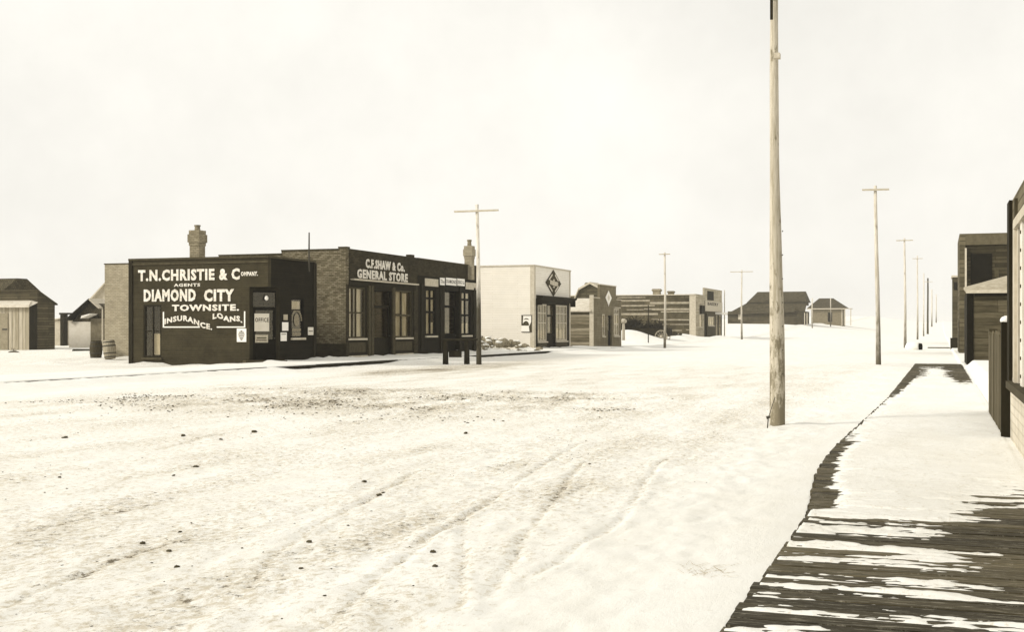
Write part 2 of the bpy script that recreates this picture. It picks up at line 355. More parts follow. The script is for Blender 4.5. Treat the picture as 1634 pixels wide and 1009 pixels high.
def window(F, parent, a0, a1, z0, z1, cols=(.5,), rows=(.5,), fm=None, fw=.08, sill=True, refl=((0, 1, 0, 1),), depth=.12, sm_=None, bar=.045, name='window'):
    fm = fm or M_TRIMD; b = MB(); e = .004
    b.fb(F, a0+e, a0+fw, z0+e, z1-e, -depth, -.02); b.fb(F, a1-fw, a1-e, z0+e, z1-e, -depth, -.02)
    b.fb(F, a0+fw, a1-fw, z1-fw, z1-e, -depth, -.02); b.fb(F, a0+fw, a1-fw, z0+e, z0+fw, -depth, -.02)
    wn = P(name, b, fm, parent)
    A = [a0+fw]+[a0+fw+(a1-a0-2*fw)*c for c in cols]+[a1-fw]; Z = [z0+fw]+[z0+fw+(z1-z0-2*fw)*c for c in rows]+[z1-fw]
    for i in range(len(A)-1):
        for j in range(len(Z)-1):
            la = A[i]+(bar/2 if i else 0); ra = A[i+1]-(bar/2 if i < len(A)-2 else 0)
            lz = Z[j]+(bar/2 if j else 0); rz = Z[j+1]-(bar/2 if j < len(Z)-2 else 0)
            P('pane', MB().fb(F, la, ra, lz, rz, -depth+.035, -depth+.041), GLASS, wn)
    for a in A[1:-1]: P('glazing_bar', MB().fb(F, a-bar/2, a+bar/2, z0+fw, z1-fw, -depth+.01, -.04), fm, wn)
    for z in Z[1:-1]:
        g = MB()
        for i in range(len(A)-1): g.fb(F, A[i]+(bar/2 if i else 0), A[i+1]-(bar/2 if i < len(A)-2 else 0), z-bar/2, z+bar/2, -depth+.012, -.045)
        P('glazing_bar', g, fm, wn)
    for (p, q, r_, s_) in refl:
        P('reflection_blind', MB().fb(F, a0+fw+(a1-a0-2*fw)*p, a0+fw+(a1-a0-2*fw)*q, z0+fw+(z1-z0-2*fw)*r_, z0+fw+(z1-z0-2*fw)*s_, -depth-.08, -depth-.03), M_REFL, wn)  # set behind the glass as a painted sky reflection
    if sill: P('sill', MB().fb(F, a0-.06, a1+.06, z0-.10, z0-.002, -.05, .10), sm_ or M_CREAM, wn)
    return wn
def door(F, parent, a0, a1, z0, z1, m=None, glass_from=.5, transom=True, rec=.25):
    b = MB(); m = m or M_DARK; h = z1-z0; zt = z0+h*.76 if transom else z1; w_ = a1-a0; st = .13
    b.fb(F, a0, a0+st, z0, zt, -rec-.05, -rec); b.fb(F, a1-st, a1, z0, zt, -rec-.05, -rec)
    zg = z0+(zt-z0)*glass_from
    b.fb(F, a0+st, a1-st, zt-st, zt, -rec-.05, -rec); b.fb(F, a0+st, a1-st, z0, zg, -rec-.05, -rec)
    if transom: b.fb(F, a0, a1, z1-.08, z1-.003, -rec-.05, -rec)
    d = P('door', b, m, parent)
    P('pane', MB().fb(F, a0+st, a1-st, zg, zt-st, -rec-.03, -rec-.024), GLASS, d)
    P('panel', MB().fb(F, a0+st+.06, a1-st-.06, z0+.15, zg-.12, -rec, -rec+.02), m, d)
    P('handle', MB().lathe(F.w(a1-.07, z0+1.0, -rec), [(.02, 0), (.02, .03), (.035, .04), (.03, .08)], 8, Vector((F.n.x, F.n.y, 0))), M_IRON, d)
    if transom: P('transom_pane', MB().fb(F, a0+.03, a1-.03, zt+.02, z1-.08, -rec-.03, -rec-.024), GLASS, d)
    return d
def chimney(parent, x, y, z0, z1, w_=.75, m=None, pipe=.35):
    m = m or M_CHIM; h = w_/2; b = MB(); hh = z1-z0
    b.box(x-h*.86, x+h*.86, y-h*.86, y+h*.86, z0, z0+hh*.62)
    ch = P('chimney', b, m, parent)
    c = MB(); c.box(x-h*.95, x+h*.95, y-h*.95, y+h*.95, z0+hh*.62, z0+hh*.70); c.box(x-h*1.1, x+h*1.1, y-h*1.1, y+h*1.1, z0+hh*.70, z0+hh*.90)
    c.box(x-h*.95, x+h*.95, y-h*.95, y+h*.95, z0+hh*.90, z1)
    P('corbel_cap', c, m, ch)
    if pipe: P('chimney_pot', MB().lathe((x, y, z1), [(.14, 0), (.12, pipe*.7), (.15, pipe*.72), (.15, pipe)], 12), M_CHIM, ch)
    return ch

# ------------------------------------------------------------------ thin winter haze
hm = bpy.data.materials.new('haze'); hm.use_nodes = True; hn = hm.node_tree.nodes; hn.clear()
ho = hn.new('ShaderNodeOutputMaterial'); hv = hn.new('ShaderNodeVolumePrincipled'); hv.inputs['Density'].default_value = .00028; hv.inputs['Color'].default_value = (.97, .96, .93, 1)
hv.inputs['Anisotropy'].default_value = .3
hm.node_tree.links.new(hv.outputs[0], ho.inputs['Volume'])
hz_o = P('haze', MB().box(-2000, 2000, -700, 3700, -8, 14.5), hm); hz_o['kind'] = 'stuff'; tag(hz_o, 'thin pale winter haze over the whole street', 'haze')

# ------------------------------------------------------------------ terrain
def gpt(u, v):
    d = CAM_Z*FPX/(v-525); x, y = spot(u, d); return x, y
EDGE_Y = [-20, 3, 6.5, 9.5, 11.2, 12.6, 14.3, 16.5, 18.5, 22, 30, 45, 60, 90]
EDGE_X = [-1.12, -1.12, -1.13, -1.10, -1.12, -1.22, -1.34, -1.38, -1.37, -1.30, -1.17, -1.13, -1.10, -1.1]
def edge_x(y): return np.interp(y, EDGE_Y, EDGE_X)
TRK = []
for pts in [[(840, 925), (930, 870), (985, 835), (1030, 770), (1050, 740)], [(735, 985), (738, 900), (742, 820)],
            [(640, 880), (700, 850), (780, 800), (860, 745), (920, 712)], [(785, 950), (830, 870), (880, 800), (925, 742)],
            [(395, 940), (440, 885), (490, 850), (600, 790), (660, 755)], [(0, 975), (60, 945), (120, 922), (230, 880)],
            [(10, 855), (110, 835), (200, 815)], [(215, 726), (280, 712), (335, 696)], [(540, 990), (600, 925), (700, 850)]]:
    q = sorted([gpt(u, v)[::-1] for u, v in pts]); TRK.append((np.array([a for a, b in q]), np.array([b for a, b in q])))
def base_z(x, y):
    A = .3*sm((y-100)/50)+.5*sm((y-200)/90)+3.6*sm((y-280)/230)
    H = sm((-x-4)/26)*2.2*sm((y-150)/85)*(1-sm((-x-55)/60))
    m1 = 1.45*np.exp(-((x+31)/3.3)**2-((y-123.5)/4.5)**2)+.8*np.exp(-((x+27.5)/2.0)**2-((y-134)/5)**2)+.5*np.exp(-((x+25)/5)**2-((y-142)/9)**2)
    m2 = .9*np.exp(-((x+34)/4.5)**2-((y-79.5)/3.2)**2)*(x < -28.1)
    bank = .33*sm((x-.95)/.35)*sm((y-24)/3)*(1-sm((y-52)/6))+.10*sm((x-.85)/.1)
    return A+H+m1+m2*.8+bank
def walk_mask(x, y): return ((x < -24.63) & (x > -28.3)) * ((y > 8) & (y < 97))
def ground_z(x, y, detail=True):
    x = np.asarray(x, float); y = np.asarray(y, float); z = base_z(x, y)
    shown = (sm((y-41.5)/1.5)*(1-sm((y-51)/3))+sm((y-62)/2)*(1-sm((y-76)/2)))           # where the kerb board shows
    bankl = (.19-.12*shown)*np.exp(-np.clip(x+24.63, 0, 9)**2/.5)
    z = z+np.where(walk_mask(x, y), .235, np.where((x > -24.63), bankl, .16*np.exp(-np.clip(-28.3-x, 0, 99)/1.5)*((y < 46))))
    if detail:
        nz_ = .55+1.2*fbm(x*1.1, y*1.1, 3)
        z = z+.09*nz_*((x > -36)&(x < -28.3)&(y < 46.8))*np.exp(-np.clip(46.8-y, 0, 99)/.45)+.13*nz_*((x < -24.6)&(y > 46.5)&(y < 97))*np.exp(-np.clip(x+27.95, 0, 9)/.35)+.2*nz_*((x < -28.3)&(x > -44)&(y < 54.4)&(y > 50))*np.exp(-np.clip(54.3-y, 0, 9)/.6)
        st = (x > -24.6)*(x < edge_x(y)-.02)*1.0
        near = 1-sm((y-40)/60)
        rut = .013*fbm(x*2.2+.5*vn(y*.12, x*.1), y*.13, 3)+.022*fbm(x*4.5, y*2.6, 4)
        band = sm((y-21)/3)*(1-sm((y-29)/3))*sm((x+20)/4)*(1-sm((x+8)/4))
        lumps = .12*np.abs(fbm(x*2.4+3, y*1.6, 3))*band+.02*fbm(x*7, y*5, 2)
        fade = sm((edge_x(y)-x)/.9)
        z = z+st*near*fade*(rut+lumps)
        far = .15*fbm(x*.08, y*.05, 3)*sm((y-60)/80)+.03*fbm(x*.5, y*.5, 3)*(x < -28.4)
        z = z+far
        for ty, tx in TRK:
            c = np.interp(y, ty, tx)+.05*vn(y*1.3, 3.3); on = sm((y-ty[0]+.3)/.6)*(1-sm((y-ty[-1]-.3)/.8))
            for off in (0,):
                dx = (x-c-off); z = z-on*np.where(x > -6, .013, .009)*np.exp(-(dx/np.where(x > -6, .028, .05))**2)+on*.005*np.exp(-((np.abs(dx)-.09)/.03)**2)
    bw = sm((x-edge_x(y))/.07)*(x < .97)*((y < 60.4) & (y > -10))
    z = z-bw*.22
    return z
def lines(segs):
    o = []
    for a, b, s in segs: n = max(1, int(round((b-a)/s))); o += [a+(b-a)*i/n for i in range(n)]
    return np.array(o+[segs[-1][1]])
XL = lines([(-1800, -400, 200), (-400, -120, 20), (-120, -45, 2.5), (-45, -28, .5), (-28, -24.9, .3), (-24.9, -24.4, .05), (-24.4, -12, .16), (-12, -6, .08), (-6, -1.5, .032), (-1.5, -.9, .03), (-.9, .8, .3), (.8, 1.4, .05), (1.4, 6, .4), (6, 40, 3), (40, 400, 30), (400, 1800, 200)])
YL = lines([(-600, -60, 60), (-60, -4, 4), (-4, 5, .5), (5, 16, .075), (16, 32, .11), (32, 60, .3), (60, 100, .6), (100, 160, 1.5), (160, 320, 5), (320, 700, 19), (700, 3600, 290)])
X, Y = np.meshgrid(XL, YL, indexing='ij'); Z = ground_z(X, Y)
def grid_obj(name, X, Y, Z, m, keep=None):
    nx, ny = X.shape; idx = np.arange(nx*ny).reshape(nx, ny)
    q = np.stack([idx[:-1, :-1], idx[1:, :-1], idx[1:, 1:], idx[:-1, 1:]], -1).reshape(-1, 4)
    if keep is not None: q = q[keep.reshape(-1)]
    me = bpy.data.meshes.new(name); me.vertices.add(nx*ny)
    me.vertices.foreach_set('co', np.stack([X, Y, Z], -1).reshape(-1).astype(np.float32))
    me.loops.add(q.size); me.loops.foreach_set('vertex_index', q.reshape(-1).astype(np.int32))
    me.polygons.add(len(q)); me.polygons.foreach_set('loop_start', (np.arange(len(q))*4).astype(np.int32))
    me.polygons.foreach_set('use_smooth', np.ones(len(q), bool)); me.update(calc_edges=True)
    me.materials.append(m); o = bpy.data.objects.new(name, me); COL.objects.link(o); return o
g = grid_obj('snowy_ground', X, Y, Z, SNOW); g['kind'] = 'structure'
band = sm((Y-20)/3)*(1-sm((Y-29)/4))*sm((X+21)/5)*(1-sm((X+9.5)/4))
road = sm((X+23)/3)*(1-sm((X+3.4)/1.6))*(1-sm((Y-45)/30))*sm((Y-2)/3)
trk = np.zeros_like(X)
for ty, tx in TRK:
    c = np.interp(Y, ty, tx)+.05*vn(Y*1.3, 3.3); on = sm((Y-ty[0]+.3)/.6)*(1-sm((Y-ty[-1]-.3)/.8)); trk = np.maximum(trk, on*np.exp(-((X-c)/np.where(X > -6, .03, .06))**2))
side = sm((X+24.6)/.2)*(1-sm((X+20)/4))*sm((Y-38)/6)*(1-sm((Y-75)/8))
behind = (X < -28.5)*(Y > 30)*(Y < 110)
dirt = .52*road+.45*band*(.6+.8*fbm(X*.6, Y*.9, 2))+.28*trk+.45*side+.45*behind+.35*road*fbm(X*1.6, Y*.5, 3)-.22
a = g.data.attributes.new('dirt', 'FLOAT', 'POINT'); a.data.foreach_set('value', dirt.reshape(-1).astype(np.float32))

# ------------------------------------------------------------------ plank boardwalk on the right, running away from the camera
bwk = root('boardwalk', 'long plank boardwalk patched with snow on the right of the street', 'boardwalk', (0, 0, 0)); bwk['kind'] = 'structure'
del bwk['category']
RX = .93
pn = 276; pitch = .2; PY0 = 4.9
for i in range(pn):
    y0 = PY0+i*pitch; yc = y0+pitch/2; xl = float(edge_x(yc))+random.uniform(-.018, .018); zt = .060+random.uniform(-.006, .006)
    dz = random.uniform(-.004, .004); gp = random.uniform(.007, .016)
    b = MB().hexa([(xl, y0+gp, .012), (RX, y0+gp, .012), (RX, y0+pitch-gp, .012), (xl, y0+pitch-gp, .012),
                   (xl, y0+gp, zt), (RX, y0+gp, zt+dz), (RX, y0+pitch-gp, zt-dz*.5), (xl, y0+pitch-gp, zt+dz*.6)])
    P('plank', b, PLANK, bwk)
for x in (-.9, -.1, .7): P('stringer', MB().box(x-.05, x+.05, PY0, 60.2, -.1, .010), M_DARK, bwk)

def bare_field(x, y):                                               # >0: snow of that thickness
    xe = edge_x(y); t = (x-xe)/(RX-xe)
    pk = np.floor((y-PY0)/pitch).astype(int); po = (LAT[pk % 256, 7]-.5)
    streak = .95*vn(x*1.1+31, y*5.2)+.75*vn(x*2.6, y*14)+.6*vn(x*8, y*26)+.4*vn(x*19, y*50)+po*.35
    edge_n = .5*vn(y*1.1, 5.5)+.6*vn(y*7, 9.5)
    base = np.interp(y, [7.3, 8.0, 9.2, 10.75, 10.9, 13, 16, 30, 33, 38, 44, 56, 59.5], [-.26, .0, -.04, -.08, .55, .75, .9, .85, .6, .3, -.22, -.42, -.5])
    right = np.interp(y, [7.5, 8.3, 9.3, 9.8, 10.9, 13, 15, 33, 42, 59], [-.12, -.35, -.35, -1.1, -1.1, -.7, -.1, 0, -.35, -.1])
    left = np.interp(y, [5, 8, 10.8, 11.5, 13, 17, 20, 30, 34, 42, 59], [-.15, 0, .15, -.75, -1.15, -1.05, -.55, -.66, -1.1, -.9, -.3])
    w = base+right*sm((t-.42)/.45)+left*sm(((.20+.10*edge_n)-t)/.17)*1.2
    w = w+np.exp(-((t-.5-.12*vn(y*.3, 2))/.24)**2)*np.interp(y, [32, 38, 50, 57], [0, .4, .55, 0])
    w = w+streak*np.interp(y, [5, 10.8, 11.2, 30, 60], [.62, .62, .5, .5, .62])
    w = np.where(t < .012+.012*vn(y*3, 1), -1, w)
    return w
xs = lines([(-1.42, .98, .024)]); ys = lines([(4.9, 13, .022), (13, 22, .04), (22, 40, .08), (40, 60.1, .12)])
SX, SY = np.meshgrid(xs, ys, indexing='ij'); f = bare_field(SX, SY)
th = np.clip(f*.06, -.03, .026+.012*fbm(SX*2.5, SY*2.5, 3)); SZ = .060+th
SZ = np.where(SX > .9, np.minimum(SZ, .06+.02), SZ)
kp = (SZ > .045); kf = kp[:-1, :-1] | kp[1:, :-1] | kp[1:, 1:] | kp[:-1, 1:]
s = grid_obj('trodden_snow', SX, SY, SZ, snow_mat('trodden_snow', .80, True), kf)
a = s.data.attributes.new('dirt', 'FLOAT', 'POINT'); a.data.foreach_set('value', np.full(SX.size, -.02, np.float32))
s['kind'] = 'stuff'; tag(s, 'thin streaky snow lying over the boardwalk planks', 'snow')

# left boardwalk along the stores (snow covers its deck)
lw = root('store_boardwalk', 'snow covered wooden sidewalk before the left row of stores', 'boardwalk', (-26, 50, 0)); lw['kind'] = 'structure'
del lw['category']
for i in range(22):
    y0 = 9+i*4; P('edge_board', MB().box(-24.66, -24.585, y0+.01, y0+3.99, -.1, .205+random.uniform(-.012, .012)), M_DARK, lw)
P('deck', MB().box(-28.0, -24.7, 9, 97, -.1, .19), M_DARK, lw)

# ------------------------------------------------------------------ frozen clods and street debris
CL = 'small dark frozen clod on the snow of the street'
for i, (u, v, r) in enumerate([(494, 868, .045), (313, 745, .06), (405, 690, .085), (691, 881, .042), (694, 907, .035), (743, 693, .07), (581, 771, .05), (270, 883, .035), (282, 905, .035),
                (228, 867, .045), (287, 850, .03), (104, 699, .09), (95, 762, .04), (605, 791, .05), (612, 788, .035), (480, 905, .03), (941, 743, .03), (352, 702, .05), (292, 698, .07), (277, 760, .035)]):
    x, y = gpt(u, v); z = float(ground_z(x, y)); r *= .62; b = MB().lump((x, y, z+r*.2), r, 8, 5, .55)
    o = P('frozen_clod', b, M_CLOD, None, origin=(x, y, z), smooth=True); tag(o, CL, 'clod', 'clods scattered over the snowy street')
b = MB(); rr = random.Random(3)
for k in range(5200):
    if k % 5 < 3:
        y = rr.gauss(25.2, 2.0); x = rr.uniform(-20, -6.0)
        if float(vn(x*.6, y*.9)) < -.05: continue
    else: x = rr.uniform(-20, -2.4); y = 5+rr.random()**.8*30
    if x > -3 and y < 12 and rr.random() < .8: continue
    if not k % 5 < 3 and float(vn(x*.9+40, y*.4)) < .08: continue
    r = rr.uniform(.006, .015) if k % 5 >= 3 else rr.uniform(.010, .034)
    b.lump((x, y, float(ground_z(x, y))+r*.05), r, 5, 3, .45, rr)
o = P('street_debris', b, M_CLOD); o['kind'] = 'stuff'; tag(o, 'dark mud crumbs churned into the street snow', 'debris')
# dry grass tuft by the near boardwalk
b = MB()
for k in range(46):
    x, y = gpt(rr.uniform(1092, 1165), rr.uniform(902, 922)); z = float(ground_z(x, y))
    if k < 30: dx = rr.uniform(.02, .14)
    else: dx = -rr.uniform(.02, .1)
    b.tube((x, y, z-.01), (x+dx, y+rr.uniform(-.05, .05), z+rr.uniform(.01, .035)), .0022, .001, 4)
o = P('grass_tuft', b, mat('straw', .45, var=.3)); tag(o, 'flattened dry grass poking through snow left of the boardwalk', 'grass'); o['kind'] = 'stuff'

# ------------------------------------------------------------------ corner office (left)
X0 = -28.0; FS = FXp(X0)
Yc = 46.8; FC = FY(Yc); xl_c = FC.px(207, 500)[0]; yr_c = FS.px(502, 500)[0]; ZC = 4.85
t = root('corner_office', 'low dark office with white painted lettering and a cut-off corner door', 'office', ((xl_c+X0)/2, Yc+2, 0))
win_side = rect(FC, 229, 487, 257.5, 571)
cut_x = FC.px(398, 500)[0]; cut_y = Yc+(X0-cut_x)*1.05; zh = 3.56
sw = MB(); wall(sw, FC, xl_c, cut_x, -.2, ZC, .25, [win_side]); wall(sw, FC, cut_x, X0, zh, ZC, .25); P('wall', sw, M_CHR, t)
fw_r = rect(FS, 465, 476, 484.5, 539)
sw = MB(); wall(sw, FS, cut_y, yr_c, -.2, ZC, .25, [fw_r]); wall(sw, FS, Yc+.25, cut_y, zh, ZC, .25); P('wall', sw, M_CHRF, t)
P('wall', MB().box(xl_c, xl_c+.25, Yc+.25, Yc+6.8, -.2, ZC), M_CHR, t)
P('wall', MB().box(xl_c+.25, X0, yr_c-.25+.25, yr_c+.2, -.2, ZC-.02), M_CHRF, t)
FD = Face((cut_x, Yc), (X0-cut_x, cut_y-Yc), (cut_y-Yc, -(X0-cut_x)))
LD = math.hypot(X0-cut_x, cut_y-Yc)
P('door_head', MB().fprism(FC, [(cut_x, zh), (X0-.25, zh), (X0-.25, zh+.1), (cut_x, zh+.1)], -1.2, -.25), M_DARK, t)
dw = MB(); wall(dw, FD, .0, LD, -.2, zh, .2, [(.16, LD-.16, .28, zh-.15)]); P('door_frame', dw, M_DARK, t)
dd = door(FD, t, .16, LD-.16, .28, zh-.15, M_BLACK, .4, True, .06)
P('door_step', MB().fb(FD, -.3, LD+.2, -.1, .30, 0, .55), M_TRIMM, t)
P('roof', MB().box(xl_c+.25, X0-.25, Yc+.25, yr_c-.02, ZC-.5, ZC-.35), CLEAN, t)
P('coping', MB().fb(FC, xl_c-.05, X0+.05, ZC, ZC+.09, -.25, .05).box(X0-.25, X0+.05, Yc+.25, yr_c+.05, ZC, ZC+.09), M_TRIMM, t)
P('corner_board', MB().fb(FC, xl_c-.03, xl_c+.17, -.2, ZC, 0, .05), M_DARK, t)
P('corner_board', MB().fb(FS, yr_c-.14, yr_c, -.2, ZC, 0, .05), M_DARK, t)
P('cornice_band', MB().fb(FC, xl_c+.17, X0, ZC-.22, ZC-.12, 0, .04), M_TRIMM, t)
window(FC, t, *win_side, cols=(.5,), rows=(.5,), fm=M_DARK, refl=((.5, .95, .02, .45),), sm_=M_TRIMM)
window(FS, t, *fw_r, cols=(), rows=(.72,), fm=M_BLACK, fw=.06, refl=((.05, .95, .74, .96),), sm_=M_CREAM)
# lettering painted on the window glass (an arch of letters above a seal)
wl = MB()
wa0, wa1, wz0, wz1 = fw_r; wc = (wa0+wa1)/2; wr = (wa1-wa0)*.36; zc = wz0+(wz1-wz0)*.42
for k in range(15):
    th0 = math.pi*(k+.1)/15; th1 = math.pi*(k+.85)/15; p = []
    for th_, rr_ in ((th0, wr), (th1, wr), (th1, wr*1.25), (th0, wr*1.25)): p.append((wc-rr_*math.cos(th_), zc+rr_*math.sin(th_)*1.1))
    wl.fprism(FS, p, -.06, -.05)
wl.fprism(FS, [(wc+.24*math.cos(q*math.pi/6), zc+.05+.3*math.sin(q*math.pi/6)) for q in range(12)], -.06, -.052)
for k in range(3): wl.fb(FS, wc-wr, wc+wr, zc-.45-.2*k, zc-.34-.2*k, -.06, -.05)
P('glass_lettering', wl, mat('faded_gilt', .22, var=.4, scale=14), t)
# wall lettering
def pxt(F, s, u0, u1, v0, v1, parent, m=M_SIGN, bold=.03, warp=None, name='lettering'):
    um = (u0+u1)/2; a0 = F.px(u0, v0)[0]; a1 = F.px(u1, v0)[0]; zt = F.px(um, v0)[1]; zb = F.px(um, v1)[1]
    return text(F, s, (a0, a1, zb, zt), name, parent, m, bold, warp=warp)
pxt(FC, 'T.N.CHRISTIE & C', 221, 383, 429.5, 448, t, bold=.045)
pxt(FC, 'OMPANY.', 385, 412, 433.5, 440.5, t, bold=.04)
pxt(FC, 'AGENTS', 278, 320, 452.5, 457.5, t, bold=.03)
pxt(FC, 'DIAMOND', 230, 313, 461.5, 481.5, t, bold=.05)
pxt(FC, 'CITY', 326, 374, 461.5, 481.5, t, bold=.05)
pxt(FC, 'TOWNSITE.', 275, 382, 486, 496.5, t, bold=.045)
pu = 55.0/FPX
pxt(FC, 'INSURANCE.', 263, 339, 509, 518, t, bold=.04, warp=lambda q: pu*(5.5*math.sin(min(1, q*1.25)*math.pi)-(9*max(0, q-.45)/.55)*1.0+0))
pxt(FC, 'LOANS.', 340, 387, 505, 514, t, bold=.045, warp=lambda q: pu*(4-7*q*q+2*math.sin(q*9)))
fr = MB()
for (u0, v0, u1, v1) in [(260, 498, 262, 523), (262, 521.3, 319, 523.2), (346, 521.3, 389.5, 523.2), (389.5, 497, 391.5, 523.2)]: 
    a0, a1, z0, z1 = rect(FC, u0, v0, u1, v1); fr.fb(FC, a0, a1, z0, z1, .002, .012)
P('painted_border', fr, M_LETT, t)
# small insurance plate with a striped shield
r4 = rect(FC, 378.5, 524.5, 393.5, 546)
pl_ = tag(P('insurance_plate', MB().fb(FC, *r4, .014, .034), M_LETT, None, origin=FC.w(r4[0], r4[2])), 'small white plate with a dark striped shield, low beside the office door', 'plate')
sh = MB(); cx_ = (r4[0]+r4[1])/2; hh = r4[3]-r4[2]; ww = (r4[1]-r4[0])
for zf, wf in [(.80, .10), (.70, .28), (.56, .33), (.42, .30), (.28, .2), (.17, .10)]: sh.fb(FC, cx_-ww*wf, cx_+ww*wf, r4[2]+hh*zf-.022, r4[2]+hh*zf+.022, .034, .038)
P('striped_shield', sh, M_INK, pl_)
# posters
def poster(F, u0, v0, u1, v1, o, label, m=M_PAPER, marks=(), txt=None):
    r_ = rect(F, u0, v0, u1, v1); ob = P('poster', MB().fb(F, *r_, o, o+.012), m, None, origin=F.w(r_[0], r_[2])); tag(ob, label, 'poster')
    W_ = r_[1]-r_[0]; H_ = r_[3]-r_[2]; mk = MB()
    for (p, q, a, b_) in marks: mk.fb(F, r_[0]+W_*p, r_[0]+W_*q, r_[2]+H_*a, r_[2]+H_*b_, o+.012, o+.016)
    if marks: P('printed_mark', mk, M_INK, ob)
    if txt: text(F, txt[0], (r_[0]+W_*txt[1], r_[0]+W_*txt[2], r_[2]+H_*txt[3], r_[2]+H_*txt[4]), 'lettering', ob, M_INK, .03, o+.012, .004)
    return ob
def dpx(u, v): return FD.px(u, v)
poster(FD, 406.5, 500.5, 430, 529, -.055, 'large pale OFFICE notice in the glass of the corner door', mat('pale_grey_paper', .60, var=.12), (), ('OFFICE', .04, .97, .52, .76))
poster(FD, 407.5, 534.5, 428, 547, -.038, 'wide pale sign low on the corner door, under the OFFICE notice', mat('grey_paper', .40, var=.3, scale=14), ((.12, .88, .52, .66), (.08, .9, .25, .36)))
poster(FS, 452, 502, 458.5, 511, .01, 'smallest grey bill on the office front, topmost of three', mat('grey_bill', .36, var=.2))
poster(FS, 449.7, 514.5, 459.5, 528, .01, 'white square bill in the middle of three beside the office door', M_LETT)
poster(FS, 447.3, 531, 457, 544.5, .01, 'white bill with a dark heading, lowest of three beside the office door', M_LETT, ((.1, .9, .76, .84),))
poster(FS, 491, 522.5, 499.5, 535, .01, 'pale bill with a dark line, on the far end of the office front', mat('ivory_paper', .66, var=.1), ((.1, .9, .45, .55),))
lamp = root('door_lamp', 'small white globe lamp above the corner office door', 'lamp', FD.w(*dpx(424, 476), .1))
lx, lz = dpx(424, 476)
P('globe', MB().lathe(FD.w(lx, lz-.11, .13), [(.02, 0), (.075, .05), (.085, .12), (.05, .19), (.02, .22)], 12), M_LETT, lamp, smooth=True)
P('bracket', MB().tube(FD.w(lx, lz+.1, -.05), FD.w(lx, lz+.1, .13), .012).tube(FD.w(lx, lz+.19, .13), FD.w(lx, lz+.09, .13), .012), M_IRON, lamp)
# chimney and stove pipe rise from the roof
cxx, cyy = spot(315, 57.5)
chimney(t, cxx, cyy, ZC-.4, CAM_Z+ (525-368)/FPX*57.5, .60, M_CHIM, .26)
px_, py_ = spot(493, 56.0)
P('stove_pipe', MB().tube((px_, py_, ZC-.5), (px_+.01, py_, CAM_Z+(525-371)/FPX*56), .05, .03, 10), M_IRON, t)

# ------------------------------------------------------------------ brick general store
y0s = FS.px(552, 500)[0]; y1s = FS.px(666, 500)[0]; y2s = FS.px(760.5, 500)[0]
FB = FY(y0s); xb = FB.px(167, 500)[0]; ZS = 5.74; g0 = .0
t = root('general_store', 'brick general store with stepped side wall and white lettered parapet', 'store', (X0-6, y0s+4, 0))
xs1 = FB.px(540, 400)[0]; xs2 = FB.px(449, 400)[0]; xs3 = FB.px(349, 400)[0]; xs4 = FB.px(212, 400)[0]
P('wall', MB().fb(FB, xs1, X0-.003, .95, ZS, -.3, 0).fb(FB, xs2, xs1, .95, ZS-.08, -.3, 0).fb(FB, xs3, xs2, .95, ZS-.25, -.3, 0), M_BRK, t)
P('dark_base_course', MB().fb(FB, xs3, X0-.003, -.2, .95, -.3, .03), mat('tarred_base', .03, var=.4), t)
P('rear_wall', MB().fb(FB, xb, xs3, -.2, 5.17, -.3, 0), M_BRKP, t)
P('coping', MB().fb(FB, xs1, X0+.06, ZS, ZS+.08, -.33, .04).fb(FB, xs2, xs1-.01, ZS-.08, ZS-.01, -.33, .04).fb(FB, xs3, xs2-.01, ZS-.25, ZS-.18, -.33, .04).fb(FB, xb-.03, xs3-.01, 5.17, 5.23, -.33, .03), M_TRIMM, t)
P('wall', MB().box(xb, xb+.3, y0s+.3, y1s, -.2, 5.1).box(xb+.3, X0-.3, y1s-.3, y1s, -.2, 5.1), M_BRKP, t)
P('roof', MB().box(xb+.3, X0-.3, y0s+.3, y1s-.3, 4.75, 4.9), CLEAN, t)
wL = rect(FS, 555.5, 459.5, 583, 542); wR = rect(FS, 630, 464, 657, 541); z_t = 3.82; z_b = 1.22
wL = (wL[0], wL[1], z_b, z_t); wR = (wR[0], wR[1], z_b, z_t)
dR = (FS.px(595, 500)[0], FS.px(627, 500)[0], .32, 3.75)
fw_ = MB(); wall(fw_, FS, y0s+.301, y1s, 3.95, ZS, .3); P('parapet_wall', fw_, M_BRKF, t)
fw_ = MB(); wall(fw_, FS, y0s+.3, y1s-.3, -.2, 3.95, .25, [wL, wR, dR]); P('shopfront', fw_, M_TRIMD, t)
P('pier', MB().fb(FS, y0s+.004, y0s+.298, -.2, 3.949, .001, .03), M_BRKF, t)
P('pier', MB().fb(FS, y1s-.55, y1s-.02, -.2, 3.95, -.25, .05), M_BRKF, t)
for u in (587.5, 592.5, 626.8):
    a = FS.px(u, 500)[0]; P('pilaster', MB().fb(FS, a-.14, a+.14, .2, 3.95, 0, .10), M_TRIMM, t)
P('sign_ledge', MB().fb(FS, y0s+.5, y1s-.25, 4.16, 4.24, 0, .22), M_CREAM, t)
P('fascia', MB().fb(FS, y0s+.3, y1s-.3, 3.90, 4.16, 0, .06), M_DARK, t)
window(FS, t, *wL, cols=(.28, .5), rows=(.5,), fm=M_TRIMM, refl=((0, .27, 0, 1), (.5, .88, 0, 1)), bar=.07)
window(FS, t, *wR, cols=(.43,), rows=(.47,), fm=M_TRIMM, refl=((.02, .42, 0, .45), (.12, .42, .5, 1), (.5, .84, .0, .98)), bar=.10)
for w4 in (wL, wR):
    P('stall_riser', MB().fb(FS, w4[0]+.05, w4[1]-.05, .50, 1.0, 0, .04), M_TRIMM, t)
    P('threshold', MB().fb(FS, w4[0], w4[1], .22, .34, 0, .14), M_CREAM, t)
